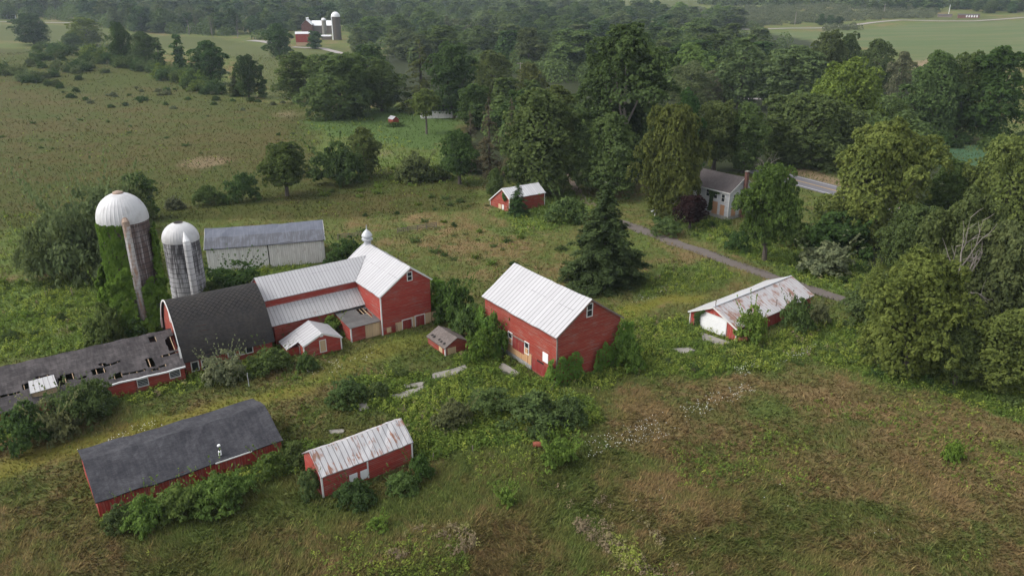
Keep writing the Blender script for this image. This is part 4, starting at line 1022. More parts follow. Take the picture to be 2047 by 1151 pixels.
# ------------------------------------------------------------------ poles, fences, small things
def pole(tx, ty, by, label, arm=0, mat='bark_pale', name='utility_pole', rad=.16):
    bx, by = base_of(tx, ty, by); g = gp(bx, by); h = z_at(g[:2], ty)-g[2]; k = depth(g)/F_PX; rad = max(rad, k*.45)
    root = tag(empty(name, g), label, 'pole'); m = MB(); m.tube([(0,0,-.5),(0,0,h)], [rad*1.15,rad*.85], 8); m.build('shaft', M[mat], root)
    if arm:
        m = MB(); m.beam((-arm/2,0,h-.5),(arm/2,0,h-.5), rad*1.3); m.build('crossarm', M[mat], root)
    return root, g, h
pole(1040, 125, 215, 'pale utility pole with a crossarm rising out of the trees', 3.6)
p2, g2, h2 = pole(1212, 364, 470, 'weathered utility pole behind the big dark spruce', 0)
m = MB(); m.tube([(.35,0,h2-2.2),(.35,0,h2-1.2)], [.28,.28], 10); m.build('transformer', M['metal'], p2)
pole(1402, 22, 44, 'thin pole above the round treetops, at the end of the far road', 0)
pole(1592, 24, 50, 'thin pole in the grey green scrub beside the far road', 0)
pole(1770, 8, 28, 'pale pole over the scrub where the far road climbs', 0)
pole(1900, 10, 32, 'white pole between the two far houses', 0, 'white_board', 'flagpole')
pole(494, 745, 772, 'thin grey metal post beside the mown track', 0, 'metal', 'metal_post', .05)
for k, (tx, ty, by) in enumerate(((90,582,592), (143,580,590))): pole(tx, ty, by, 'grey fence post standing in the weeds behind the ivy silo', 0, 'wood', 'fence_post', .08)[0]['group'] = 'fence posts behind the silo'
for k, (tx, ty, by) in enumerate(((944.5,890,902), (866,905,919))): pole(tx, ty, by, 'grey fence post at the edge of the tall weeds', 0, 'wood', 'fence_post', .07)[0]['group'] = 'fence posts by the weeds'
def wire(a, b, label, sag=1.0):
    a, b = np.array(a, float), np.array(b, float); m = MB(); pts = [(a+(b-a)*t-np.array([0,0,sag*4*t*(1-t)]))-a for t in np.linspace(0, 1, 9)]
    m.tube(pts, [.035]*9, 5); o = m.build('overhead_wire', M['dark']); o.location = tuple(a); tag(o, label, 'wire')
wire((g2[0],g2[1],g2[2]+h2-.2), (47.5,192.0,6.6), 'thin wire sagging from the weathered pole to the farmhouse')
wire((g2[0],g2[1],g2[2]+h2-.8), (60.0,215.0,9.0), 'lower thin wire running past the farmhouse maple', .8)
def rail_fence(pts, label, seed):
    P = [gp(*p) for p in pts]; root = tag(empty('rail_fence', P[0]), label, 'fence'); r = rnd(seed)
    for i in range(len(P)):
        q = P[i]-P[0]; m = MB(); m.beam(q+[0,0,-.3], q+[r.normal(0,.08),0,1.35], .16); m.build('post', M['wood'], root)
    for i in range(len(P)-1):
        for h in (.5, .85, 1.2):
            m = MB(); m.beam(P[i]-P[0]+[0,0,h+r.normal(0,.06)], P[i+1]-P[0]+[0,0,h+r.normal(0,.06)], .07, .14); m.build('rail', M['wood'], root)
rail_fence([(795,467),(815,464),(835,461),(853,458),(872,455)], 'grey wooden rail fence leaning in the brown meadow behind the cupola barn', 1)
rail_fence([(676,479),(698,477),(722,474)], 'short run of dark rail fence beside the cupola', 2)
g = gp(1308,432); r0 = tag(empty('yard_sign', g), 'broken white sign frame standing in the weeds by the driveway', 'sign')
m = MB(); m.beam((0,0,-.2),(.25,0,1.5), .14); m.build('post', M['white_board'], r0)
m = MB(); m.beam((-.9,0,1.25),(.95,0.1,1.75), .2, .34); m.build('arm', M['white_board'], r0)
g = gp(1074,893); r0 = tag(empty('rusty_drum', g), 'rusty brown drum lying in the grass beside the bright weed clump', 'drum', )
m = MB(); m.tube([(-.55,0,.36),(-.3,0,.36),(-.28,0,.36),(.28,0,.36),(.3,0,.36),(.55,.05,.36)], [.36,.36,.39,.39,.36,.36], 14); m.build('body', M['rust'], r0)
m = MB(); m.tube([(.551,.05,.36),(.58,.05,.36)], [.3,.3], 14); m.build('lid', M['wood'], r0)
g = gp(1484,683); r0 = tag(empty('red_tank', g), 'small red tank in weeds at the garage corner', 'tank')
m = MB(); m.tube([(-.8,0,.5),(-.6,0,.5),(.6,0,.5),(.8,0,.5)], [.2,.42,.42,.2], 12); m.build('body', M['rust'], r0)
m = MB(); m.box(-.5,-.4,-.3,.3,0,.2); m.build('stand', M['wood'], r0)

# ------------------------------------------------------------------ foliage
def unit(v): return v/np.maximum(np.linalg.norm(v, axis=-1, keepdims=True), 1e-9)
def sphere_dirs(n, r): return unit(r.normal(size=(n, 3)))
def leaves(c, nrm, size, tone, r, asp=.62, wild=.75):
    """leaf faces: one small quad each, standing roughly on the clump's surface"""
    n = len(c); nn = unit(nrm+wild*r.normal(size=(n, 3))*.6)
    t = unit(np.cross(nn, r.normal(size=(n, 3)))); b = np.cross(nn, t)
    s = (size*(.7+.6*r.random(n)))[:, None] if np.ndim(size) else (size*(.7+.6*r.random(n)))[:, None]
    v = np.stack([c+t*s, c+b*s*asp+nn*s*.12, c-t*s, c-b*s*asp+nn*s*.12], 1)
    return v.reshape(-1, 3), np.repeat(tone, 4)
def clumps_to_leaves(cc, cr, nleaf, size, r, nsub=9, subr=.45, up=.35, flat=.8, wild=.75):
    """cc: clump centres, cr: radii; every clump carries smaller knots of leaves"""
    V, T = [], []; w = cr**2; w = w/w.sum()
    for c, rad, k in zip(cc, cr, np.maximum(8, (w*nleaf).astype(int))):
        ns = nsub; sd_ = sphere_dirs(ns*2, r); sd_ = sd_[np.argsort(-(sd_[:, 2]+r.random(ns*2)*1.2))][:ns]
        sc = c+sd_*rad*np.array([1, 1, flat])*.72; st = r.random(ns)
        idx = r.integers(0, ns, k); d = sphere_dirs(k, r); d[:, 2] = np.where(d[:, 2] < -.35, -d[:, 2], d[:, 2])
        out = unit(sd_[idx]*.6+d)
        p = sc[idx]+out*rad*subr*(.65+.45*r.random(k)+.7*(r.random(k) < .08)*r.random(k))[:, None]*np.array([1, 1, flat])
        nr = unit(out+np.array([0, 0, up]))
        v, t = leaves(p, nr, size, .08+.72*st[idx]+.28*r.random(k), r, wild=wild); V.append(v); T.append(t)
    return np.concatenate(V), np.concatenate(T)
def limb_mesh(m, segs, n=6):
    for pts, rad in segs: m.tube(pts, rad, n, cap=False)
PROTO = {}
def deciduous(key, seed, H=20, W=14, base=.16, n=34, nleaf=6500, size=.36, profile=.62, trunk_r=.45, bare=0.0, gap=None, pale=False, spread=1.0, lean=0.0, rad=(.17,.27), lobes=26):
    r = rnd(seed); cz = base*H; ch = H-cz; cc = []; cr = []
    tries = 0
    while len(cc) < n and tries < 6000:
        tries += 1
        t = r.random()**.8; a = r.random()*2*math.pi
        R = W/2*(math.sin(math.pi*min(1, (.12+.88*t))**1.0)**profile if t < .97 else .25)
        R *= 1+.22*math.sin(2*a+seed)+.14*math.sin(5*a+seed*2+t*4)
        q = np.sqrt(r.uniform(.15, 1))*.86; rad_ = W*r.uniform(*rad)*(.75+.35*(1-t))
        p = np.array([R*q*math.cos(a)*spread+lean*t*W*.3, R*q*math.sin(a), cz+ch*t*.9])
        if p[2]+rad_ > H: p[2] = H-rad_
        if all(np.linalg.norm((p-c)*[1,1,.9]) > .55*max(rad_, k) for c, k in zip(cc, cr)): cc.append(p); cr.append(rad_*.86)
    cc = np.array(cc); cr = np.array(cr)
    v, t = clumps_to_leaves(cc, cr, nleaf, size, r, nsub=lobes, subr=.62/math.sqrt(lobes)*2.0, flat=.92, wild=.9)
    k = int(nleaf*.3); tt = r.random(k)**.9; aa = r.random(k)*2*math.pi
    RR = W/2*np.where(tt < .97, np.sin(math.pi*np.minimum(1, .12+.88*tt))**profile, .3)*(1+.22*np.sin(2*aa+seed)+.14*np.sin(5*aa+seed*2+tt*4))*r.uniform(.45, .70, k)
    pf = np.stack([RR*np.cos(aa)*spread+lean*tt*W*.3, RR*np.sin(aa), cz+ch*tt*.92], 1)
    v2, t2 = leaves(pf, np.stack([np.cos(aa), np.sin(aa), .3+tt], 1), size*1.15, .2+.5*vnoise(aa*4, tt*7, seed)+.25*r.random(k), r, wild=1.0)
    v = np.concatenate([v, v2]); t = np.concatenate([t, t2])
    if gap is not None:
        q = v.reshape(-1, 4, 3).mean(1); g = np.array(gap[:3]); keep = ((((q-g)/np.array(gap[3:6]))**2).sum(1) > 1+.5*r.random(len(q)))
        v = v.reshape(-1, 4, 3)[keep].reshape(-1, 3); t = t.reshape(-1, 4)[keep].ravel()
    m = MB(); top = np.array([lean*W*.2, 0, cz+ch*.72])
    nodes = [np.array([0,0,-.6]), np.array([.1,.05,cz*.6]), np.array([lean*W*.06,0,cz+ch*.2]), np.array([lean*W*.12,.2,cz+ch*.48]), top]
    m.tube(nodes, [trunk_r*1.35, trunk_r, trunk_r*.8, trunk_r*.5, trunk_r*.12], 8, cap=False)
    order = r.permutation(len(cc))[:14]
    for i in order:
        e = cc[i]; f = np.clip((e[2]-cz)/ch*.7, .05, .6); s0 = nodes[1]+(nodes[3]-nodes[1])*min(1, f+.1)
        mid = (s0+e)/2+np.array([0,0,-.06*H*.5])+r.normal(0, .35, 3)
        m.tube([s0, mid, e], [trunk_r*.42, trunk_r*.26, trunk_r*.07], 5, cap=False)
    crown = quick_mesh(key+'_crown', v, 4, M['leaf'], {'tone': t})
    tm = m.build(key+'_trunk', M['bark_pale'] if pale else M['bark']); tme = tm.data; bpy.data.objects.remove(tm)
    PROTO[key] = dict(crown=crown, trunk=tme, H=H, W=W)
def conifer(key, seed, H=20, W=9, tiers=22, nleaf=6500, sparse=0.0, size=.34, base=.04, col=None):
    r = rnd(seed); V, T = [], []; m = MB()
    m.tube([(0,0,-.5),(0,0,H*.5),(0,0,H*.97)], [.38,.22,.03], 7, cap=False)
    nb_tot = 0; branches = []
    for i in range(tiers):
        t = (i+r.random()*.6)/tiers; z = H*(base+(1-base)*t); R = W/2*(1-t)**.85*(.8+.3*r.random())+.25
        for k in range(int(5+7*(1-t))):
            if r.random() < sparse: continue
            a = r.random()*2*math.pi; branches.append((z+r.normal(0, .25), R*(.6+.6*r.random()), a))
    w = np.array([b[1] for b in branches]); w = w/w.sum()
    for (z, L, a), k in zip(branches, np.maximum(6, (w*nleaf).astype(int))):
        s = r.random(k)**.7; d = np.array([math.cos(a), math.sin(a), 0]); side = np.array([-d[1], d[0], 0])
        wd = (.07+.30*(1-s))*L*.95
        p = d*(s*L)[:, None]+side*(r.uniform(-1, 1, k)*wd)[:, None]; p[:, 2] = z+L*.10*s-L*.34*s**2+r.normal(0, .22, k)
        nr = np.tile(d*.45+np.array([0,0,1.0]), (k, 1)); st = r.random()
        v, t = leaves(p, nr, size, .2+.5*st+.3*r.random(k), r, asp=.34, wild=.55); V.append(v); T.append(t)
        if r.random() < (.8 if sparse else .25): m.tube([(0,0,z),tuple(d*L*.9+np.array([0,0,z-L*.2]))], [.07,.02], 4, cap=False)
    crown = quick_mesh(key+'_crown', np.concatenate(V), 4, M['leaf'], {'tone': np.concatenate(T)})
    tm = m.build(key+'_trunk', M['bark']); tme = tm.data; bpy.data.objects.remove(tm)
    PROTO[key] = dict(crown=crown, trunk=tme, H=H, W=W)
def shrub(key, seed, W=4, H=2.8, n=12, nleaf=1500, size=.2, up=.5, stems=0):
    r = rnd(seed); cc = []; cr = []
    for i in range(n):
        a = r.random()*2*math.pi; q = math.sqrt(r.random())*.66; rad = W*r.uniform(.15, .25)
        z = (1-q*q)*H*r.uniform(.35, .82); cc.append((W/2*q*math.cos(a), W/2*q*math.sin(a), max(rad*.5, z-rad*.3))); cr.append(rad)
    for i in range(max(4, n//2)):
        a = r.random()*2*math.pi; rad = W*r.uniform(.12, .2); cc.append((W*.4*math.cos(a), W*.4*math.sin(a), rad*.5)); cr.append(rad)
    v, t = clumps_to_leaves(np.array(cc), np.array(cr), nleaf, size, r, nsub=6, up=up)
    if stems:
        p = []; tt = []
        for i in range(stems):
            a = r.random()*6.28; d = unit(np.array([math.cos(a)*.6, math.sin(a)*.6, 1.0])); L = H*r.uniform(.9, 1.3); k = 26
            s = r.random(k); q = d*(s*L)[:, None]+np.array([math.cos(a), math.sin(a), 0])*(s**2*W*.22)[:, None]; x, y = leaves(q, np.tile(d, (k, 1))*.2+r.normal(size=(k, 3)), size*.9, .4+.5*r.random(k), r); p.append(x); tt.append(y)
        v = np.concatenate([v]+p); t = np.concatenate([t]+tt)
    PROTO[key] = dict(crown=quick_mesh(key, v, 4, M['leaf'], {'tone': t}), trunk=None, H=H, W=W)
def column(key, seed, H=12, W=4.5, nleaf=3000, size=.3):
    r = rnd(seed); cc = []; cr = []
    for i in range(22):
        t = i/21; a = r.random()*6.28; R = W/2*(.75-.35*t+.25*math.sin(t*9+seed))*.55; rad = W*r.uniform(.17, .27)*(1.1-.4*t)
        cc.append((R*math.cos(a), R*math.sin(a), min(H-rad, t*H))); cr.append(rad)
    v, t = clumps_to_leaves(np.array(cc), np.array(cr), nleaf, size, r, flat=1.2)
    m = MB(); m.tube([(0,0,-.5),(0,0,H*.9)], [.3,.08], 6, cap=False); tm = m.build(key+'_trunk', M['bark']); tme = tm.data; bpy.data.objects.remove(tm)
    PROTO[key] = dict(crown=quick_mesh(key+'_crown', v, 4, M['leaf'], {'tone': t}), trunk=tme, H=H, W=W)
def dead_tree(key, seed, H=14, W=9, levels=4, r0=.35, crooked=.25, fork=3):
    r = rnd(seed); m = MB()
    def grow(p, d, L, rad, lv):
        e = p+d*L; mid = (p+e)/2+r.normal(0, L*.05, 3)
        m.tube([p, mid, e], [rad, rad*.8, rad*.6], 6 if lv > 2 else 4, cap=False)
        if lv <= 0: return
        for k in range(fork if lv > 1 else 2):
            nd = unit(d*(.9)+r.normal(0, crooked*2, 3)+np.array([0,0,.12])); grow(e if k else mid, nd, L*r.uniform(.55, .8), rad*.55, lv-1)
    grow(np.array([0,0,-.4]), unit(np.array([r.normal(0,.06), r.normal(0,.06), 1])), H*.38, r0, levels)
    tm = m.build(key+'_trunk', M['bark_dead']); tme = tm.data; bpy.data.objects.remove(tm); v = np.empty(len(tme.vertices)*3); tme.vertices.foreach_get('co', v)
    PROTO[key] = dict(crown=None, trunk=tme, H=v.reshape(-1,3)[:,2].max(), W=np.ptp(v.reshape(-1,3)[:,0]))

for i, (p, w) in enumerate(((.62,14),(.5,13),(.75,15),(.55,12))): deciduous('maple%d' % i, 11+i*7, W=w, profile=p*.8, n=26, nleaf=16000, size=.27, rad=(.19,.29), base=.07, lean=(i-1.5)*.15)
for i, (p, w) in enumerate(((.6,15),(.5,12),(.8,13),(.55,17))): deciduous('wood%d' % i, 101+i*9, W=w, profile=p*.8, n=18, nleaf=4600, size=.50, base=.05, rad=(.2,.31), lobes=16)
for i in range(2): deciduous('airy%d' % i, 211+i*5, W=13, base=.08, n=26, nleaf=6000, size=.36, profile=.55, rad=(.14,.22), lobes=14)
deciduous('lawn', 301, H=16, W=11, base=.42, n=22, nleaf=4200, size=.36, profile=.6, trunk_r=.3)
deciduous('sycamore', 331, H=40, W=26, base=.12, n=52, nleaf=28000, size=.42, profile=.42, trunk_r=.8, pale=True, gap=(-2.5,-11.0,17.5,4.0,9.5,4.6), rad=(.13,.22), lobes=26)
deciduous('willow', 351, H=18, W=16, base=.05, n=36, nleaf=12000, size=.24, profile=.45, rad=(.15,.24))
deciduous('stubby', 371, H=15, W=13, base=.22, n=34, nleaf=18000, size=.24, profile=.40, trunk_r=.5, rad=(.18,.27), lobes=30)
deciduous('broad0', 391, H=16, W=18, base=.02, n=44, nleaf=24000, size=.27, profile=.45, rad=(.13,.22), lobes=30)
deciduous('broad1', 397, H=18, W=19, base=.02, n=44, nleaf=24000, size=.27, profile=.52, rad=(.13,.22), lobes=30)
conifer('spruce', 401, H=20, W=13, tiers=34, nleaf=24000, size=.36)
conifer('fir', 409, H=20, W=9, tiers=24, nleaf=5500, size=.42)
conifer('oldfir', 419, H=20, W=9, tiers=20, nleaf=3300, sparse=.45, size=.34)
for i in range(4): shrub('shrub%d' % i, 501+i*3, n=16+i, nleaf=4200, size=.105+.01*i, stems=14)
shrub('olive0', 531, W=10, H=6.5, n=26, nleaf=7500, size=.20, stems=46); shrub('olive1', 533, W=5, H=3.6, n=16, nleaf=3200, size=.15, stems=34)
for i in range(2): shrub('tuft%d' % i, 541+i, W=3, H=1.6, n=8, nleaf=420, size=.17, stems=16)
shrub('spike0', 551, W=3.2, H=2.2, n=9, nleaf=1100, size=.13, stems=70, up=.1)
for i in range(2): column('vinecol%d' % i, 561+i, W=4.5+i*1.5)
for i in range(3): dead_tree('dead%d' % i, 601+i, levels=4, r0=.42 if i == 0 else .35)
dead_tree('snag', 611, H=20, W=5, levels=3, r0=.3, crooked=.12, fork=2)

for k, p in PROTO.items():
    me = p['crown'] or p['trunk']; v = np.empty(len(me.vertices)*3, np.float32); me.vertices.foreach_get('co', v); v = v.reshape(-1, 3)
    p['H'] = float(np.percentile(v[:, 2], 99.7)); p['W'] = float(max(np.percentile(v[:, i], 99)-np.percentile(v[:, i], 1) for i in (0, 1)))
C_MAPLE=(.062,.092,.030); C_DARK=(.036,.060,.024); C_BRIGHT=(.078,.112,.030); C_YEL=(.080,.100,.033); C_OLIVE=(.064,.082,.042); C_GREY=(.086,.100,.066)
C_SPRUCE=(.034,.050,.024); C_OLDFIR=(.068,.066,.050); C_PURP=(.034,.020,.026); C_VINE=(.062,.105,.026); C_WILLOW=(.088,.100,.064); C_MID=(.054,.077,.032); C_RUST=(.062,.076,.030)
(C_MAPLE, C_DARK, C_BRIGHT, C_YEL, C_OLIVE, C_GREY, C_SPRUCE, C_OLDFIR, C_VINE, C_WILLOW, C_MID, C_RUST) = [tuple(min(1, 1.62*q) for q in c) for c in
    (C_MAPLE, C_DARK, C_BRIGHT, C_YEL, C_OLIVE, C_GREY, C_SPRUCE, C_OLDFIR, C_VINE, C_WILLOW, C_MID, C_RUST)]
C_GREEN = (.070,.128,.042); C_SYC = (.070,.094,.044)
RT = rnd(77)
def place(key, pos, w, h, color, name, label, cat, group=None, rz=None, parts=True, kind=None):
    p = PROTO[key]; rz = RT.random()*6.28 if rz is None else rz
    sc = (w/p['W'], w/p['W'], h/p['H'])
    if p['trunk'] is not None and p['crown'] is not None and parts:
        o = empty(name, pos, rz)
        for nm, me in (('trunk', p['trunk']), ('crown', p['crown'])):
            c = add(nm, me, o); c.scale = sc
            if nm == 'crown': c.color = (*color, 1)
    else:
        o = add(name, p['crown'] or p['trunk']); o.location = tuple(pos); o.rotation_euler = (0, 0, rz); o.scale = sc; o.color = (*color, 1)
    return tag(o, label, cat, group, kind)
def tree(key, tx, ty, by, wpx, color, label, name='tree', cat='tree', group=None, rz=None, parts=True, sink=0.0):
    bx, by2 = base_of(tx, ty, by); g = gp(bx, by2); k = depth(g)/F_PX
    h = max(.5, z_at(g[:2], ty)-g[2]); d0 = wpx*k
    g[2] -= sink
    col = tuple(np.array(color)*(1+RT.normal(0, .05, 3)))
    return place(key, g, d0, h+sink, col, name, label, cat, group, rz, parts)

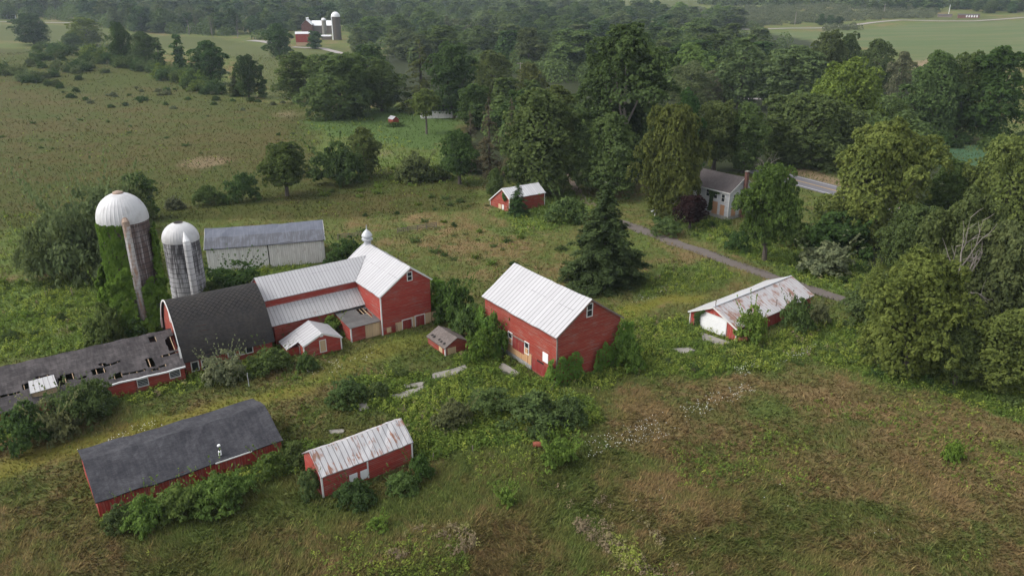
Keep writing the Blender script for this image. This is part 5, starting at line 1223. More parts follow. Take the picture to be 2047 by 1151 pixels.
# ------------------------------------------------------------------ trees and shrubs one can tell apart
T = [
 # by the ridge meadow
 ('maple0',56,28,90,62,C_DARK,'dark vine hung tree at the end of the ridge meadow near the white house'),
 ('maple0',166,36,92,64,C_BRIGHT,'bright rounded tree on the edge of the ridge meadow, tallest of its hedge row'),
 ('maple1',140,66,100,46,C_MID,'squat green tree at the foot of the bright rounded hedge row tree'),
 ('maple2',232,44,125,46,C_DARK,'dark upright tree in the middle of the hedge row beside the ridge meadow'),
 ('shrub1',182,86,114,52,C_BRIGHT,'pale green bushy tree in front of the hedge row'),
 ('maple3',280,64,130,54,C_MID,'spreading tree between the dark upright tree and the vine columns'),
 ('vinecol0',313,86,140,26,C_DARK,'short vine smothered trunk beside the taller vine column'),
 ('vinecol0',350,70,138,28,C_DARK,'tall narrow trunk smothered in vines, standing against the ridge meadow'),
 ('maple1',412,82,168,74,C_DARK,'thin crowned tree with vines round its foot beside the ridge meadow'),
 ('vinecol1',392,112,168,48,C_MID,'leafy vine thicket at the foot of the thin crowned tree'),
 ('fir',466,143,192,34,C_SPRUCE,'small dark cedar standing at the lower corner of the ridge meadow'),
 ('maple1',488,110,196,56,C_DARK,'leaning tree with a thin grey top beside the small cedar'),
 ('vinecol0',520,130,195,18,C_MID,'very slim vine covered snag at the lower corner of the ridge meadow'),
 ('maple1',552,48,118,58,C_DARK,'dark tree standing before the red shed of the distant farm'),
 ('snag',578,68,108,24,C_DARK,'bare grey tree next to the dark tree by the distant farm'),
 ('wood1',626,62,98,30,C_DARK,'tree hiding one end of the red shed at the distant farm'),
 ('maple3',586,105,206,92,C_MID,'tall tree with a hollow look, left neighbour of the great wide maple'),
 ('broad0',672,108,234,150,C_MID,'great wide maple with a stout trunk at the edge of the mown lawn'),
 ('maple2',757,118,222,92,C_MID,'tree with several thin trunks between the great maple and the dark fir'),
 ('maple0',735,90,190,80,C_DARK,'dark round tree rising behind the great wide maple'),
 ('oldfir',838,82,224,92,C_RUST,'old brownish fir rising above the mown lawn'),
 ('maple1',903,86,236,104,C_DARK,'deep green maple standing over the low white house'),
 ('maple0',986,103,215,86,C_MID,'round green tree between the deep green maple and the utility pole'),
 ('lawn',849,178,268,66,C_RUST,'lawn tree with a long bare trunk and a small crown'),
 ('maple3',950,168,258,72,C_MID,'green tree just beyond the bare grey spruces'),
 ('maple2',1060,126,230,80,C_RUST,'rust tinged tree right of the utility pole with the crossarm'),
 ('oldfir',940,226,345,56,C_OLDFIR,'ragged grey spruce nearest the mown lawn'),
 ('oldfir',977,197,348,62,C_OLDFIR,'taller ragged grey spruce behind the dark leafy mound'),
 ('oldfir',1022,200,350,50,C_OLDFIR,'thin ragged spruce next to the ivy clad maple'),
 ('stubby',916,262,368,84,C_DARK,'dark leafy tree before the ragged grey spruces'),
 ('maple0',1085,182,388,146,C_MID,'tall maple standing behind the small far barn'),
 ('maple1',1060,232,386,100,C_DARK,'dense lower tree directly behind the roof of the small far barn'),
 ('sycamore',1258,50,372,205,C_SYC,'giant sycamore with pale forked limbs, tallest tree of all'),
 ('maple2',1222,226,388,140,C_MID,'broad leafy tree at the foot of the giant sycamore'),
 ('maple3',1110,172,330,110,C_RUST,'olive tinged tree left of the giant sycamore'),
 ('willow',1386,124,222,112,C_OLIVE,'grey green round tree beside the pale yard beyond the sycamore'),
 ('willow',1422,142,212,56,C_WILLOW,'silvery willow at the edge of the pale gravel yard'),
 ('maple0',1455,118,205,66,C_MID,'green tree behind the silvery willow'),
 ('airy0',1490,72,216,96,C_OLIVE,'thin tree with one dark trunk standing in the pale yard'),
 ('maple3',1592,92,225,128,C_OLIVE,'broad olive tree beyond the gravel yard, in front of the crop field'),
 ('maple1',1662,62,196,92,C_MID,'tree whose crown stands against the crop field, first of a pair'),
 ('maple2',1702,66,180,62,C_DARK,'darker round tree against the crop field, second of the pair'),
 ('maple0',1764,80,192,72,C_MID,'upright tree jutting up alone into the crop field'),
 ('airy1',1810,104,210,52,C_WILLOW,'pale thin tree before the tan edge of the crop field'),
 ('broad1',1706,118,292,170,C_BRIGHT,'huge bright green tree whose crown spreads below the crop field'),
 ('broad0',1618,192,332,180,C_MID,'wide dark green tree above the paved road'),
 ('stubby',1700,216,330,120,C_MID,'rounded green tree filling the bank behind the paved road'),
 ('maple2',1866,128,272,58,C_MID,'narrow tree at the near corner of the crop field'),
 ('maple0',1890,104,282,100,C_MID,'tree with a notched crown before the crop field'),
 ('maple1',1946,104,280,96,C_MID,'broad crowned tree beside the notched one, over the bean field'),
 ('maple3',2014,94,288,110,C_DARK,'dark tree closing the row above the bean field'),
 ('stubby',1440,204,345,110,C_RUST,'rust flecked tree rising behind the farmhouse roof'),
 ('maple1',1500,205,345,96,C_MID,'dark green tree behind the farmhouse chimney'),
 ('maple2',1378,180,352,80,C_DARK,'dark narrow tree between the sycamore and the farmhouse maple'),
 ('dead1',1532,308,400,44,C_DARK,'bare branched dead tree beside the farmhouse'),
 ('broad0',1350,213,432,124,C_RUST,'large maple in front of the farmhouse, on its lane side'),
 ('stubby',1384,390,456,68,C_PURP,'dark purple leaved tree before the farmhouse'),
 ('stubby',1552,330,521,114,C_GREEN,'dense round maple on a leaning bare trunk by the driveway'),
 ('spruce',1214,374,566,150,C_SPRUCE,'big dark spruce standing in the meadow beyond the tall barn'),
 ('broad1',1788,238,485,214,C_YEL,'great yellow green tree beside the paved road'),
 ('maple0',1742,268,470,104,C_YEL,'yellowish tree joined to the great yellow green one, nearer the house'),
 ('shrub2',1690,420,500,120,C_DARK,'low spreading tree in shade below the great yellow green one'),
 ('maple2',1915,318,470,110,C_MID,'dark tree right of the great yellow green one'),
 ('broad0',2030,276,490,150,C_YEL,'yellow topped tree cut by the frame beside the bean field'),
 ('stubby',1838,408,570,120,C_MID,'shaded tree behind the bare white branches'),
 ('broad1',1955,380,640,170,C_MID,'tall olive tree out of whose crown white dead limbs rise'),
 ('dead0',1938,432,722,120,C_DARK,'dead white limbed tree between the two big trees on the lane side'),
 ('dead2',1985,520,680,110,C_DARK,'grey dead tree tangled in the wide yellow green tree'),
 ('broad1',1858,504,742,240,C_YEL,'wide yellow green tree reaching over the end of the driveway'),
 ('broad0',2010,450,700,190,C_MID,'leafy tree cut by the frame behind the wide yellow green tree'),
 ('maple3',2040,620,785,130,C_YEL,'yellowing tree cut by the frame above the brown meadow'),
 ('stubby',1935,655,768,110,C_MID,'low rounded tree at the edge of the brown meadow'),
 # meadow behind the barns
 ('stubby',562,284,392,98,C_MID,'rounded green tree standing behind the machine shed'),
 ('shrub0',474,332,402,66,C_DARK,'dark bush left of the rounded meadow tree'),
 ('shrub1',412,366,408,60,C_MID,'low round bush alone in the meadow above the machine shed'),
 ('maple1',724,254,352,72,C_RUST,'yellow brown topped tree at the lower edge of the lawn'),
 ('shrub2',668,276,366,96,C_DARK,'dark vine draped mound beside the yellow brown topped tree'),
 ('shrub3',828,300,362,74,C_MID,'wide leafy bush left of the dark leafy tree'),
 ('shrub0',870,322,358,60,C_MID,'lower bush joining the wide leafy bush to the dark tree'),
 ('fir',1036,368,430,44,C_DARK,'small dark tree in front of the small far barn'),
 ('maple2',990,336,394,42,C_MID,'slim green sapling behind the small far barn'),
 ('olive0',150,330,548,190,C_OLIVE,'huge grey green olive shrub thicket behind the ivy silo'),
 ('olive0',218,342,470,120,C_OLIVE,'tall grey green shrub rising behind the white silo dome'),
 ('maple0',268,348,440,70,C_MID,'green tree half hidden behind the larger silo'),
 ('olive0',75,420,560,110,C_OLIVE,'lower wing of the olive thicket in the open meadow'),
 ('shrub3',345,390,418,36,C_GREY,'small grey bush beyond the smaller silo'),
 ('shrub1',690,470,534,80,C_DARK,'dark bush at the end wall of the machine shed'),
 ('olive1',462,512,585,110,C_DARK,'dark spiky shrub before the machine shed doors'),
 ('shrub2',418,562,604,50,C_MID,'leafy bush at the foot of the smaller silo'),
 ('shrub0',520,548,585,46,C_BRIGHT,'bright vine clump on the end of the rounded roof'),
 ('shrub1',905,548,650,78,C_DARK,'tall dark bush against the gable of the cross gabled barn'),
 ('vinecol1',872,556,636,36,C_VINE,'leafy vine climbing the far corner of the cross gabled barn'),
 ('shrub2',940,600,668,70,C_MID,'leafy bush between the two big barns'),
 ('shrub0',962,640,718,68,C_VINE,'bright leafy bush crowding the pump house'),
 ('shrub3',985,620,706,66,C_VINE,'vine mound swallowing the edge of the tall barn'),
 ('shrub1',1262,676,738,60,C_VINE,'leafy mound of vine at the corner of the tall barn'),
 ('shrub2',1508,602,682,54,C_BRIGHT,'round bush leaning on the garage side wall'),
 ('shrub1',1602,586,662,62,C_MID,'large bush hiding the far end of the garage'),
 ('shrub3',1644,596,648,40,C_GREY,'grey green bush on the driveway edge past the garage'),
 ('olive1',440,690,760,78,C_GREY,'grey green olive bush before the windows of the round roofed barn'),
 ('shrub0',530,690,738,84,C_MID,'leafy bush under the eave of the round roofed barn'),
 ('shrub1',560,640,680,36,C_DARK,'dark bush filling the corner beside the milk house'),
 ('shrub2',664,628,668,44,C_BRIGHT,'small yellow green tree in the yard behind the milk house'),
 ('shrub3',610,700,740,40,C_MID,'low bush at the corner of the milk house'),
 ('shrub0',140,760,850,96,C_MID,'leafy bush leaning on the ruined stable'),
 ('olive1',92,782,870,90,C_GREY,'grey olive shrub beside the fallen gutter'),
 ('shrub1',178,752,820,76,C_MID,'vine bush spilling off the ruined roof edge'),
 ('shrub2',28,800,890,100,C_DARK,'dark shrub cut by the frame below the ruined stable'),
 ('shrub3',200,600,690,86,C_MID,'tall leafy bush at the foot of the ivy silo'),
 ('shrub0',255,620,680,80,C_DARK,'dark bush between the ivy silo and the ruined roof'),
 ('shrub3',300,575,652,62,C_VINE,'vine heap between the two silos and the round roofed barn'),
 ('shrub2',222,560,664,72,C_VINE,'tall vine heap at the outer foot of the larger silo'),
 ('shrub1',232,1002,1054,62,C_MID,'leafy bush at the near corner of the long low shed'),
 ('shrub2',284,984,1050,80,C_MAPLE,'bramble bush along the red wall of the long low shed, next to its near corner'),
 ('shrub3',350,964,1030,92,C_MAPLE,'widest bramble bush along the wall of the long low shed'),
 ('shrub1',425,944,1014,96,C_MAPLE,'bramble bush under the white fascia of the long low shed'),
 ('shrub0',478,932,990,64,C_MAPLE,'bramble bush toward the far end of the long low shed'),
 ('shrub2',536,902,946,66,C_MAPLE,'leafy bush off the far end of the long low shed'),
 ('shrub3',585,880,925,60,C_MID,'leafy bush between the long low shed and the small barn'),
 ('shrub1',706,958,1004,78,C_DARK,'dark rounded bush below the white windows of the small barn'),
 ('shrub0',612,925,990,46,C_MID,'bush beside the gable end of the small barn'),
 ('shrub3',800,940,985,60,C_MID,'low green bush off the far corner of the small barn'),
 ('shrub2',835,905,955,50,C_DARK,'dark low bush under the eave corner of the small barn'),
 ('spike0',1122,866,930,76,C_BRIGHT,'tall bright green clump of stems in the open meadow'),
 ('spike0',1010,970,1008,44,C_BRIGHT,'small bright upright clump among the brown grass'),
 ('tuft0',752,1030,1056,44,C_BRIGHT,'flat bright green clump in the foreground grass'),
 ('shrub3',1916,876,918,42,C_BRIGHT,'single round bright bush alone in the brown meadow'),
 ('shrub1',690,752,806,74,C_MID,'round leafy bush by the mown track'),
 ('shrub0',750,757,796,48,C_MID,'lower bush beside the round one by the track'),
 ('olive1',800,728,752,36,C_MID,'loose bush near the concrete slabs'),
 ('shrub2',1065,786,850,120,C_MID,'wide bramble mass below the plywood of the tall barn'),
 ('shrub0',985,772,826,100,C_MID,'bramble mound below the foundation of the tall barn'),
 ('shrub3',905,795,850,80,C_OLIVE,'browning bush in the weeds below the pump house'),
 ('shrub1',1140,788,846,70,C_MID,'leafy mound at the near corner of the tall barn'),
 ('shrub2',1600,425,490,60,C_MID,'bush on the bank below the dense round maple'),
 ('shrub3',1660,480,540,110,C_GREY,'grey green thicket across the driveway from the garage'),
 ('shrub0',1480,450,500,46,C_DARK,'dark bush left of the leaning bare trunk'),
 ('shrub1',1335,430,470,60,C_MID,'weedy bush along the upper driveway'),
 ('shrub2',1130,390,440,80,C_MID,'leafy bush right of the small far barn'),
 ('shrub0',1750,560,640,110,C_MID,'leafy growth closing over the driveway end'),
 ('tuft0',790,242,252,34,C_DARK,'low bush round the chicken coop'),
]
for i, (key, tx, ty, by, w, c, lab) in enumerate(T):
    bushy = key[:3] in ('shr', 'oli', 'tuf', 'spi')
    nm = 'bush' if bushy else ('dead_tree' if key[:3] in ('dea', 'sna') else ('conifer' if key in ('spruce', 'fir', 'oldfir') else 'tree'))
    tree(key, tx, ty, by, w, c, lab, nm, rz=.25 if key == 'sycamore' else None, cat={'dead_tree':'dead tree','conifer':'conifer'}.get(nm, nm), sink=.15)

def scatter(polys, n, seed, mind=5.0, dens=None):
    r = rnd(seed); out = []
    for poly in polys:
        xs = [p[0] for p in poly]; ys = [p[1] for p in poly]; tries = 0; got = 0
        while got < n and tries < n*60:
            tries += 1; p = (r.uniform(min(xs), max(xs)), r.uniform(min(ys), max(ys)))
            if not in_poly(np.array([p[0]]), np.array([p[1]]), poly)[0]: continue
            if all(abs(p[0]-q[0])*1.0+abs(p[1]-q[1])*2.4 > mind for q in out): out.append(p); got += 1
    return out
RW = rnd(9)
def wood(polys, n, seed, mind, keys, hr, wr, cols, label, group, name='tree', cat='tree'):
    pts = sorted(scatter(polys, n, seed, mind), key=lambda p: p[1])
    for p in pts:
        g = gp(*p); h = RW.uniform(*hr); key = keys[RW.integers(len(keys))]; c = np.array(cols[RW.integers(len(cols))])*(1+RW.normal(0, .08))
        g[2] -= .4; place(key, g, RW.uniform(*wr)*h/20, h, tuple(c), name, label, cat, group, parts=False)
for k in list(PROTO):      # far trees: crown and stem in one mesh
    if k[:4] == 'wood' or k in ('airy0', 'airy1'):
        a, b = PROTO[k]['crown'], PROTO[k]['trunk']; na, nb = len(a.vertices), len(b.vertices)
        me = bpy.data.meshes.new('far_tree'); va = np.empty(na*3, np.float32); a.vertices.foreach_get('co', va); vb = np.empty(nb*3, np.float32); b.vertices.foreach_get('co', vb)
        F = [tuple(p.vertices) for p in a.polygons]+[tuple(v+na for v in p.vertices) for p in b.polygons]
        me.from_pydata(np.concatenate([va, vb]).reshape(-1, 3).tolist(), [], F); me.materials.append(M['leaf']); me.materials.append(b.materials[0])
        me.polygons.foreach_set('material_index', [0]*len(a.polygons)+[1]*len(b.polygons))
        ta = np.empty(na, np.float32); a.attributes['tone'].data.foreach_get('value', ta); at = me.attributes.new('tone', 'FLOAT', 'POINT'); at.data.foreach_set('value', np.concatenate([ta, np.zeros(nb, np.float32)]))
        me.update(); PROTO['f'+k] = dict(crown=me, trunk=None, H=PROTO[k]['H'], W=PROTO[k]['W'])
FW = ['fwood0','fwood1','fwood2','fwood3']; FC = [C_MID, C_MID, C_DARK, C_MAPLE, C_OLIVE]
wood([[(700,112),(760,70),(1000,66),(1300,72),(1540,80),(1500,185),(1340,200),(1180,165),(1000,140),(830,128)]], 84, 1, 27, FW, (21,31), (19,28), FC, 'leafy tree of the thick wood between the lawn and the far farms', 'trees of the thick middle wood')
wood([[(690,66),(860,62),(1240,58),(1530,62),(1320,28),(1240,22),(700,22)]], 70, 2, 19, FW, (20,28), (20,28), FC, 'hazy tree in the back of the wood below the far hill', 'trees at the back of the wood')
wood([[(-20,38),(120,40),(280,66),(430,70),(545,80),(580,62),(690,58),(690,20),(-20,14)]], 84, 3, 15, FW, (20,30), (18,26), [C_DARK, C_MID, C_DARK, C_OLIVE], 'hazy bluish tree behind the ridge meadow', 'trees behind the ridge meadow')
wood([[(300,74),(480,78),(470,52),(330,44)]], 16, 4, 9, ['snag','fairy0','snag','fairy1'], (18,26), (8,12), [C_GREY, C_OLIVE], 'pale trunked thinning tree behind the ridge meadow', 'pale trunked trees')
wood([[(895,104),(948,110),(950,74),(880,66)]], 12, 5, 7, ['snag','snag','fairy0'], (22,28), (7,10), [C_GREY], 'bare grey trunk in the heart of the wood', 'bare grey trunks in the wood')
wood([[(1690,15),(2090,14),(2090,30),(1965,27),(1900,24),(1700,22)]], 26, 6, 11, FW, (16,24), (18,26), [C_DARK, C_MID], 'dark hazy tree behind the far ranch house', 'trees behind the ranch house')
wood([[(1570,300),(1655,318),(1830,330),(1850,285),(1760,250),(1640,240),(1560,262)]], 9, 7, 30, ['maple0','maple2','stubby'], (13,18), (13,18), [C_MID, C_DARK], 'shaded green tree on the wooded bank across the paved road', 'trees on the wooded bank')
wood([[(1000,300),(1150,330),(1330,350),(1330,300),(1150,250),(1000,235)]], 9, 8, 34, ['fwood0','fwood1','fwood2'], (16,22), (13,17), [C_DARK, C_MID], 'dark tree in the grove round the sycamore', 'trees of the sycamore grove')
wood([[(1640,38),(1700,46),(1680,52),(1640,54)]], 4, 9, 14, FW, (9,15), (16,24), [C_DARK], 'dark rounded tree among the far scrub', 'trees among the far scrub')
wood([[(1660,470),(1800,470),(2047,560),(2090,640),(2047,700),(1850,640),(1760,600)]], 26, 31, 40, ['olive0','shrub1','shrub2','olive0'], (3.5,7.5), (20,28), [C_MID, C_DARK, C_YEL], 'leafy bush filling the gaps under the lane trees', 'bushes under the lane trees', 'bush', 'bush')
wood([[(1850,282),(2047,285),(2047,300),(1850,296)]], 8, 32, 26, ['shrub1','shrub2'], (4,7), (22,28), [C_MID, C_DARK], 'bush along the edge of the bean field', 'bushes by the bean field', 'bush', 'bush')
# bushes dotted over the meadow
wood([[(110,186),(250,176),(420,182),(560,196),(590,222),(420,225),(200,215)]], 34, 11, 14, ['shrub0','shrub1','shrub2'], (1.6,3.6), (22,34), [C_DARK, C_GREY, C_DARK], 'small dark bush dotted in the upper meadow', 'dark bushes in the upper meadow', 'bush', 'bush')
wood([[(0,222),(600,232),(620,300),(300,320),(0,300)]], 24, 12, 26, ['tuft0','tuft1','shrub0'], (.7,1.7), (22,40), [C_DARK, C_MID], 'low tuft scattered over the wide brown meadow', 'low tufts in the brown meadow', 'bush', 'bush')
wood([[(30,118),(140,108),(215,140),(205,158),(120,178),(60,170),(0,165),(-10,135)]], 36, 13, 13, ['olive1','shrub1','olive1'], (4,8), (20,30), [C_DARK, C_OLIVE, C_DARK], 'grey green shrub of the thicket on the upper meadow', 'shrubs of the upper meadow thicket', 'shrub', 'shrub')
wood([[(80,92),(200,108),(330,146),(450,184),(430,196),(300,150),(150,118),(70,104)]], 56, 14, 8, ['shrub2','olive1','shrub0'], (5,10), (20,28), [C_MID, C_DARK, C_BRIGHT, C_DARK], 'low green bush in the hedge row below the ridge meadow', 'bushes of the hedge row', 'bush', 'bush')
wood([[(640,320),(780,330),(960,372),(960,412),(850,405),(640,395)]], 18, 15, 24, ['shrub0','tuft1','tuft0'], (.9,2.2), (24,36), [C_MID, C_BRIGHT], 'low green clump in the meadow below the lawn', 'clumps below the lawn', 'bush', 'bush')
wood([[(660,440),(860,400),(1130,420),(1140,560),(960,540),(840,500)]], 40, 16, 30, ['tuft0','tuft1','shrub3'], (.7,1.7), (22,38), [C_MID, C_BRIGHT, C_DARK], 'low green clump in the meadow beyond the cupola barn', 'clumps beyond the cupola barn', 'bush', 'bush')
wood([[(0,540),(170,560),(190,650),(0,690)]], 20, 17, 26, ['tuft0','tuft1','shrub1'], (.8,2.0), (20,34), [C_MID, C_BRIGHT], 'weedy bush in the wet ground behind the ruined stable', 'bushes behind the ruined stable', 'bush', 'bush')
wood([[(1290,440),(1440,440),(1580,520),(1700,500),(1760,580),(1640,560),(1440,500)]], 22, 18, 26, ['shrub1','tuft0','shrub3'], (.9,2.0), (20,32), [C_MID, C_DARK], 'weedy bush on the bank along the driveway', 'bushes along the driveway', 'bush', 'bush')
wood([[(1220,700),(1400,720),(1560,690),(1700,660),(1750,720),(1560,740),(1300,770)]], 26, 19, 34, ['tuft0','tuft1','shrub2'], (.8,1.7), (22,34), [C_BRIGHT, C_MID], 'bright weedy clump below the garage', 'clumps below the garage', 'bush', 'bush')
wood([[(1680,660),(2047,700),(2047,830),(1900,800),(1740,750)]], 22, 20, 44, ['shrub0','shrub2','tuft1'], (1.0,2.2), (20,30), [C_DARK, C_MID], 'dark brambly clump under the wide yellow green tree', 'brambles under the wide tree', 'bush', 'bush')

# ------------------------------------------------------------------ climbing plants
def vine(b, face, poly, n, label, depth_=.5, color=C_VINE, size=.22):
    P = [loc_on(b, face, *p) for p in poly]; xs = [p[0] for p in P]; zs = [p[1] for p in P]; r = rnd(len(label)*3+n)
    a = r.uniform(min(xs), max(xs), n*4); z = r.uniform(min(zs), max(zs), n*4); k = in_poly(a, z, P); a, z = a[k][:n], z[k][:n]
    z = np.maximum(z, .05); out = (fbm(a*.9, z*.9, 3, 2))*depth_*(1.4)+r.random(len(a))*.12
    if face == 'F': c = np.stack([a, b.yF-out, z], 1); nr = np.array([0,-1,.5])
    elif face == 'R': c = np.stack([b.u1+out, a, z], 1); nr = np.array([1,0,.5])
    else: c = np.stack([b.u0-out, a, z], 1); nr = np.array([-1,0,.5])
    v, t = leaves(c, np.tile(nr, (len(c), 1)), size, .2+.5*vnoise(a*1.3, z*1.3, 9)+.3*r.random(len(a)), r)
    o = add('climbing_vine', quick_mesh('climbing_vine', v, 4, M['leaf'], {'tone': t})); o.location = (b.cx, b.cy, b.z0); o.rotation_euler = (0, 0, b.phi); o.color = (*color, 1)
    return tag(o, label, 'vine')
vine(b_hay, 'R', [(1112,712),(1118,706),(1128,716),(1140,702),(1152,700),(1158,712),(1160,738),(1170,744),(1180,735),(1188,700),(1200,690),(1204,678),(1212,690),(1224,668),(1234,640),(1262,640),(1262,820),(1090,830)], 7000, 'ivy climbing in peaks over the gable wall of the tall barn', .8)
vine(b_hay, 'F', [(966,610),(974,612),(976,640),(985,680),(998,702),(1006,712),(1004,740),(940,735),(950,650)], 3000, 'vine hanging down the far edge of the tall barn front', .9)
vine(b_hay, 'F', [(1098,738),(1104,720),(1112,716),(1114,800),(1095,790)], 900, 'ivy creeping round the near corner of the tall barn', .6)
vine(b_main, 'R', [(862,560),(868,560),(872,600),(876,645),(884,655),(884,560)], 1500, 'ivy hanging on the far edge of the cross gabled barn', .8)
vine(b_gar, 'L', [(1391,626),(1410,618),(1412,622),(1400,630),(1400,660),(1392,660)], 400, 'dark creeper round the doorway of the garage', .3, C_DARK)
vine(b_house, 'F', [(1419,377),(1426,378),(1440,384),(1440,388),(1430,386),(1426,400),(1424,420),(1416,420),(1420,395)], 700, 'dark creeper between the upper windows of the farmhouse', .3, C_DARK)
vine(b_farb, 'L', [(1005,384),(1010,388),(1014,398),(1010,402),(1006,396)], 260, 'creeper stain of leaves under the gable of the small far barn', .25, C_DARK)
def silo_ivy():
    r = rnd(8); n = 34000; a = r.uniform(math.pi*.95, math.pi*2.25, n); z = r.uniform(0, 19, n); da = a-ca1
    left = da < -.16
    top_r = np.where(da > .95, 17.5, 8.2+4.5*np.clip((da-.1)/.85, 0, 1))+2.6*(vnoise(a*6, z*.2, 4)-.5)
    keep = np.where(left, z < 18.6+.6*vnoise(a*9, a*0, 5), np.where(da < .12, z < 3.6, z < top_r)); a, z = a[keep], z[keep]; da = da[keep]
    hole = (fbm(a*7, z*1.1, 33, 2) < .40) & (z > 4) & (r.random(len(a)) < .85); a, z, da = a[~hole], z[~hole], da[~hole]
    flat = np.where((da < -.16) & (z > 7+6*vnoise(a*5, a*0, 6)), .12, .95)
    out = (.15+fbm(a*4.2, z*.8, 12, 3)*np.where(da > .9, .8, 2.5))*flat+np.where(z < 6, (6-z)*.42*fbm(a*5, z*.5, 15, 2)*1.6, 0); R = R1+out
    c = np.stack([R*np.cos(a), R*np.sin(a), z], 1); nr = np.stack([np.cos(a), np.sin(a), np.full(len(a), .45)], 1)
    v, t = leaves(c, nr, np.where(flat < .5, .20, .36), np.where(flat < .5, -.12, .12)+.55*vnoise(a*5, z*.9, 13)+.3*r.random(len(a)), r)
    o = add('climbing_vine', quick_mesh('climbing_vine', v, 4, M['leaf'], {'tone': np.clip(t, 0, 1.2)})); o.location = (*S1, 0); o.color = (C_VINE[0]*1.15, C_VINE[1]*1.15, C_VINE[2], 1); tag(o, 'mass of ivy wrapped round the larger silo', 'vine')
silo_ivy()

# ------------------------------------------------------------------ ground cover nobody could count
FOOT = [(b_salt,1),(b_rust,1),(b_hay,1),(b_gar,1),(b_shed,1),(b_main,1),(b_milk,1),(b_tiny,1),(b_farb,1),(b_house,1)]
def free(x, y, pad=.1):
    ok = np.ones(len(x), bool)
    def rect_(cx, cy, phi, x0, x1, y0, y1):
        c, s = math.cos(phi), math.sin(phi); dx, dy = x-cx, y-cy; u = dx*c+dy*s; w = -dx*s+dy*c
        return (u > x0-pad) & (u < x1+pad) & (w > y0-pad) & (w < y1+pad)
    for b, _ in FOOT: ok &= ~rect_(b.cx, b.cy, b.phi, b.u0, b.u1, b.yF, b.yB)
    for b in (b_goth, b_ruin): ok &= ~rect_(b.cx, b.cy, b.phi, b.u0, b.u1, b.yF, b.yB)
    ok &= ~rect_(WA[0], WA[1], wphi, 0, 17, -6.4, 4); ok &= ~rect_(WA[0], WA[1], wphi, 10.6, 16.2, -12.4, -6)
    for q in SLABS: ok &= ~in_poly(x, y, q)
    for P, w in ((DRIVE, 1.35), (ROAD, 5.8)):
        for i in range(len(P)-1):
            a = np.array(P[i][:2]); d = np.array(P[i+1][:2])-a; L2 = d@d; t = np.clip(((x-a[0])*d[0]+(y-a[1])*d[1])/L2, 0, 1)
            ok &= np.hypot(x-a[0]-t*d[0], y-a[1]-t*d[1]) > w
    return ok
def ground_points(n, seed, dmin=40, dmax=260, power=1.0):
    """points on the ground, thinning out with distance, over a wide fan"""
    r = rnd(seed); q = r.random(n); d = 1/(1/dmin-(1/dmin-1/dmax)*q); th = np.radians(90)+r.uniform(-1, 1, n)*np.radians(47)
    return d*np.cos(th), d*np.sin(th), r
def grass():
    x, y, r = ground_points(640000, 5, 50, 760); k = free(x, y); x, y = x[k], y[k]; n = len(x)
    lush = zone('lush', x, y); mown = zone('mown', x, y); wd = zone('wood', x, y); k = (r.random(n) > mown*.75) & (wd < .5); x, y, lush, mown = x[k], y[k], lush[k], mown[k]; n = len(x)
    z = terr(x, y); dist = np.hypot(x, y)
    fl = fbm(x/9, y/9, 71, 3)*8.0+fbm(x/1.3, y/1.3, 72, 2)*3.0; th = fl+r.normal(0, 1.0, n)
    lean = np.clip(.95-.55*lush+r.normal(0, .18, n), .1, 1.25); L = (.26+.40*r.random(n))*(1+dist/320)*(1-.55*mown); w = (.025+.035*r.random(n))*(1+dist/150)
    dirx, diry = np.cos(th), np.sin(th); px_, py_ = -diry, dirx
    b0 = np.stack([x, y, z-.02], 1); side = np.stack([px_*w, py_*w, np.zeros(n)], 1)
    tip = b0+np.stack([dirx*L*np.sin(lean), diry*L*np.sin(lean), L*np.cos(lean)+.05], 1)
    v = np.stack([b0-side, b0+side, tip], 1).reshape(-1, 3); tone = np.repeat(np.clip(.42+r.normal(0, .20, n)*(1-.5*sst(120, 320, dist)), 0, 1)+.9*(r.random(n) < .05)*sst(220, 90, dist), 3)
    me = quick_mesh('meadow_grass', v, 3, mat_blade(), {'tone': tone, 'lush': np.repeat(lush, 3), 'dry': np.repeat(zone('dry', x, y), 3), 'mown': np.repeat(mown, 3), 'meadow_shade_tint': np.repeat(zone('meadow_shade_tint', x, y), 3), 'lawn': np.repeat(zone('lawn', x, y), 3)})
    tag(add('meadow_grass', me), 'long matted meadow grass', 'grass', None, 'stuff')
grass()
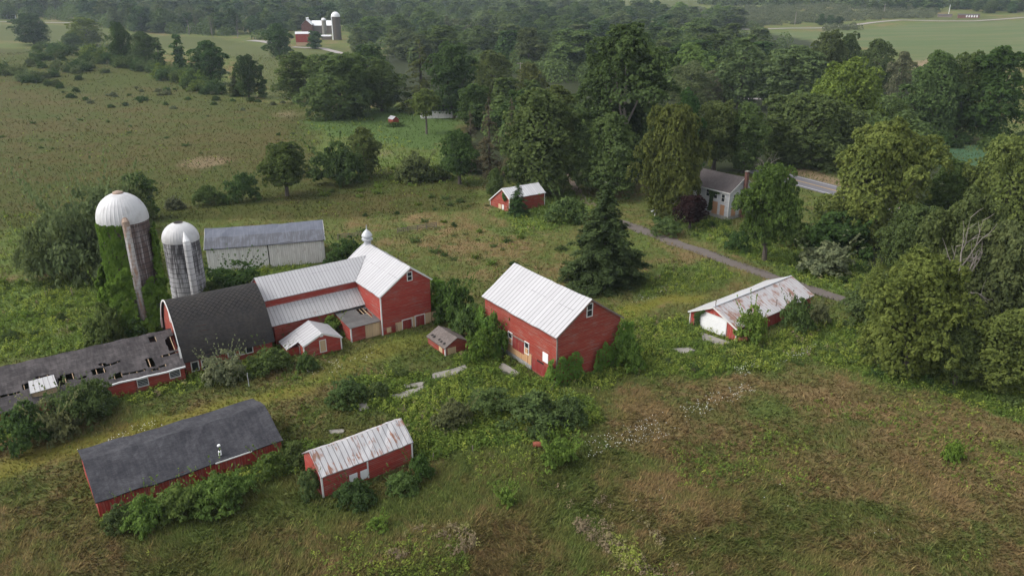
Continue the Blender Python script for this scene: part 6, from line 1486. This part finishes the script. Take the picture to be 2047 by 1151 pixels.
def weeds(name, label, cand, seed, lushmin, size, nl, hue0, R=(.35,.9), Hh=(.5,1.3), fn=None):
    x, y, r = ground_points(cand, seed, 52, 760); k = free(x, y, .3); x, y = x[k], y[k]
    l = fn(x, y) if fn else zone('lush', x, y)*(1-zone('mown', x, y))*(1-zone('wood', x, y)*.8)
    k = r.random(len(x)) < (l-lushmin)*1.6; x, y = x[k], y[k]; z = terr(x, y); n = len(x); dist = np.hypot(x, y)
    rad = r.uniform(*R, n); hh = r.uniform(*Hh, n); m = nl; big = 1+dist/400
    d = sphere_dirs(n*m, r).reshape(n, m, 3); d[..., 2] = np.abs(d[..., 2]); q = d*(.55+.5*r.random((n, m, 1)))
    c = np.stack([x, y, z], 1)[:, None]+q*np.stack([rad, rad, hh], 1)[:, None]
    hue = np.clip(hue0+2.0*(fbm(x/6, y/6, seed+3, 3)-.5)+r.normal(0, .2, n)+.9*(r.random(n) < .06), 0, 2); st = r.random(n)
    v, t = leaves(c.reshape(-1, 3), (d+np.array([0,0,.5])).reshape(-1, 3), np.repeat(size*big, m), np.repeat(.2+.45*st, m)+.35*r.random(n*m), r, asp=.5, wild=1.0)
    me = quick_mesh(name, v, 4, mat_weed(), {'tone': t, 'hue': np.repeat(np.repeat(hue, m), 4)}); tag(add(name, me), label, 'weeds', None, 'stuff'); return n
weeds('weeds', 'rank green weeds and brambles', 64000, 21, .12, .14, 20, .45)
weeds('weeds', 'bright tall weeds', 30000, 22, .3, .11, 22, .85, (.25,.55), (.8,1.7), lambda x, y: zone('lush', x, y)*(1-zone('wood', x, y))*sst(.5, .62, fbm(x/9, y/9, 44, 3)))
weeds('weeds', 'scattered green tufts in the dry grass', 60000, 23, .0, .11, 12, .30, (.2,.5), (.25,.6), lambda x, y: .30*sst(.5, .66, fbm(x/11, y/11, 45, 3))*(1-zone('wood', x, y)))
RP = wpoly([(1150,1060),(1100,980),(1190,950),(1260,1020),(1400,1151),(1420,1200),(1300,1200),(1220,1110)]); RQ = wpoly([(760,1110),(830,1060),(930,1050),(960,1090),(860,1140)]); RS = wpoly([(350,330),(365,318),(430,313),(458,320),(440,332),(380,336)])
RU = wpoly([(545,228),(590,220),(612,228),(580,236)])
weeds('weeds', 'tan dead seed stalks', 60000, 24, .0, .11, 20, 1.9, (.25,.55), (.5,1.1), lambda x, y: .5*(in_poly(x, y, RP) | in_poly(x, y, RQ))*sst(.40, .72, fbm(x/4, y/4, 46, 3))*1.2+1.0*(in_poly(x, y, RS)))
def flowers():
    r = rnd(31); V = []
    for poly, n in (([(1150,905),(1180,880),(1300,840),(1420,790),(1500,770),(1520,785),(1420,830),(1330,880),(1250,900),(1170,925)], 330), ([(1440,740),(1560,715),(1640,690),(1600,720),(1480,760)], 170),
                    ([(150,905),(230,865),(340,840),(330,855),(230,885),(160,920)], 60), ([(1250,605),(1320,575),(1400,565),(1330,590),(1270,615)], 70), ([(560,760),(740,700),(760,715),(620,775)], 60), ([(1230,960),(1600,930),(1900,1100),(1300,1120)], 14)):
        W2 = wpoly(poly); xs = [p[0] for p in W2]; ys = [p[1] for p in W2]
        x = r.uniform(min(xs), max(xs), n*12); y = r.uniform(min(ys), max(ys), n*12); k = in_poly(x, y, W2) & (fbm(x/2.6, y/2.6, 61, 2)+.22*r.random(len(x)) > .63); x, y = x[k][:n], y[k][:n]
        c = np.stack([x, y, terr(x, y)+r.uniform(.4, .8, len(x))], 1); v, _ = leaves(c, np.tile([0,-.3,1.], (len(x), 1)), .052, np.zeros(len(x)), r, asp=.9, wild=.5); V.append(v)
    tag(add('wildflowers', quick_mesh('wildflowers', np.concatenate(V), 4, M['petal'])), 'drifts of tiny white wildflowers', 'wildflowers', None, 'stuff')
flowers()
def far_mass(name, label, polys, n, seed, hr, wr, size, nl, cols):
    r = rnd(seed); V, Tn, H = [], [], []
    pts = []
    for poly, k in zip(polys, n): pts += scatter([poly], k, seed, 2.5)
    for p in pts:
        g = gp(*p); h = r.uniform(*hr); w = r.uniform(*wr); d = sphere_dirs(nl, r); d[:, 2] = np.abs(d[:, 2]); out = .75+.3*fbm(d[:, 0]*3+g[0], d[:, 1]*3+g[1], 2, 2)
        c = g+d*out[:, None]*np.array([w/2, w/2, h]); v, t = leaves(c, d+[0,0,.3], size, .2+.4*r.random()+.4*r.random(nl), r); V.append(v); Tn.append(t)
    o = add(name, quick_mesh(name, np.concatenate(V), 4, M['leaf'], {'tone': np.concatenate(Tn)})); o.color = (*cols, 1); tag(o, label, 'scrub', None, 'stuff')
far_mass('scrub', 'bluish scrub filling the ground beyond the far road', [[(1320,56),(1500,56),(1640,46),(1730,42),(1870,36),(1870,18),(1640,12),(1330,20)], [(1650,64),(1720,60),(1700,54),(1650,56)]], [760, 16], 51, (4,8.5), (9,16), .85, 150, tuple(.72*q for q in C_GREY))
far_mass('undergrowth', 'dense leafy undergrowth between the trees of the wood', [[(690,118),(760,66),(1000,62),(1540,72),(1500,190),(1340,205),(1180,172),(1000,150),(830,140)], [(690,66),(860,62),(1240,58),(1530,62),(1320,26),(1240,22),(700,22)], [(-20,38),(120,40),(280,68),(430,72),(545,82),(600,56),(690,56),(690,22),(-20,12)],
   [(1560,235),(1760,235),(1850,285),(1830,335),(1655,318),(1570,300)], [(1000,235),(1330,300),(1330,345),(1150,335),(1000,300)], [(1500,80),(1580,92),(1850,150),(1850,200),(1640,175),(1500,180)]], [210, 260, 260, 60, 50, 50], 53, (10,17), (13,22), .95, 300, C_MID)
far_mass('distant_woods', 'far off woods on the hill at the very top', [[(-40,18),(720,20),(1240,20),(1240,7),(720,6),(-40,9)], [(1400,12),(1950,14),(2100,14),(2100,8),(1400,3)]], [480, 320], 52, (14,22), (14,24), 2.4, 90, C_MID)

# ------------------------------------------------------------------ the hazy air
me = bpy.data.meshes.new('haze'); X0, Y0, Y1, Z0, Z1 = 3150, -700, 3150, -3.0, 125
m = MB(); m.box(-X0, X0, Y0, Y1, Z0, Z1)
hm = bpy.data.materials.new('haze'); hm.use_nodes = True; ht = hm.node_tree; ht.nodes.clear(); ho = ht.nodes.new('ShaderNodeOutputMaterial'); hv = ht.nodes.new('ShaderNodeVolumePrincipled')
hv.inputs['Color'].default_value = (.74,.87,1.0,1); hv.inputs['Density'].default_value = .00007; hv.inputs['Anisotropy'].default_value = .2
ht.links.new(hv.outputs[0], ho.inputs['Volume']); tag(m.build('haze', hm), 'thin bluish haze in the air', None, None, 'stuff')
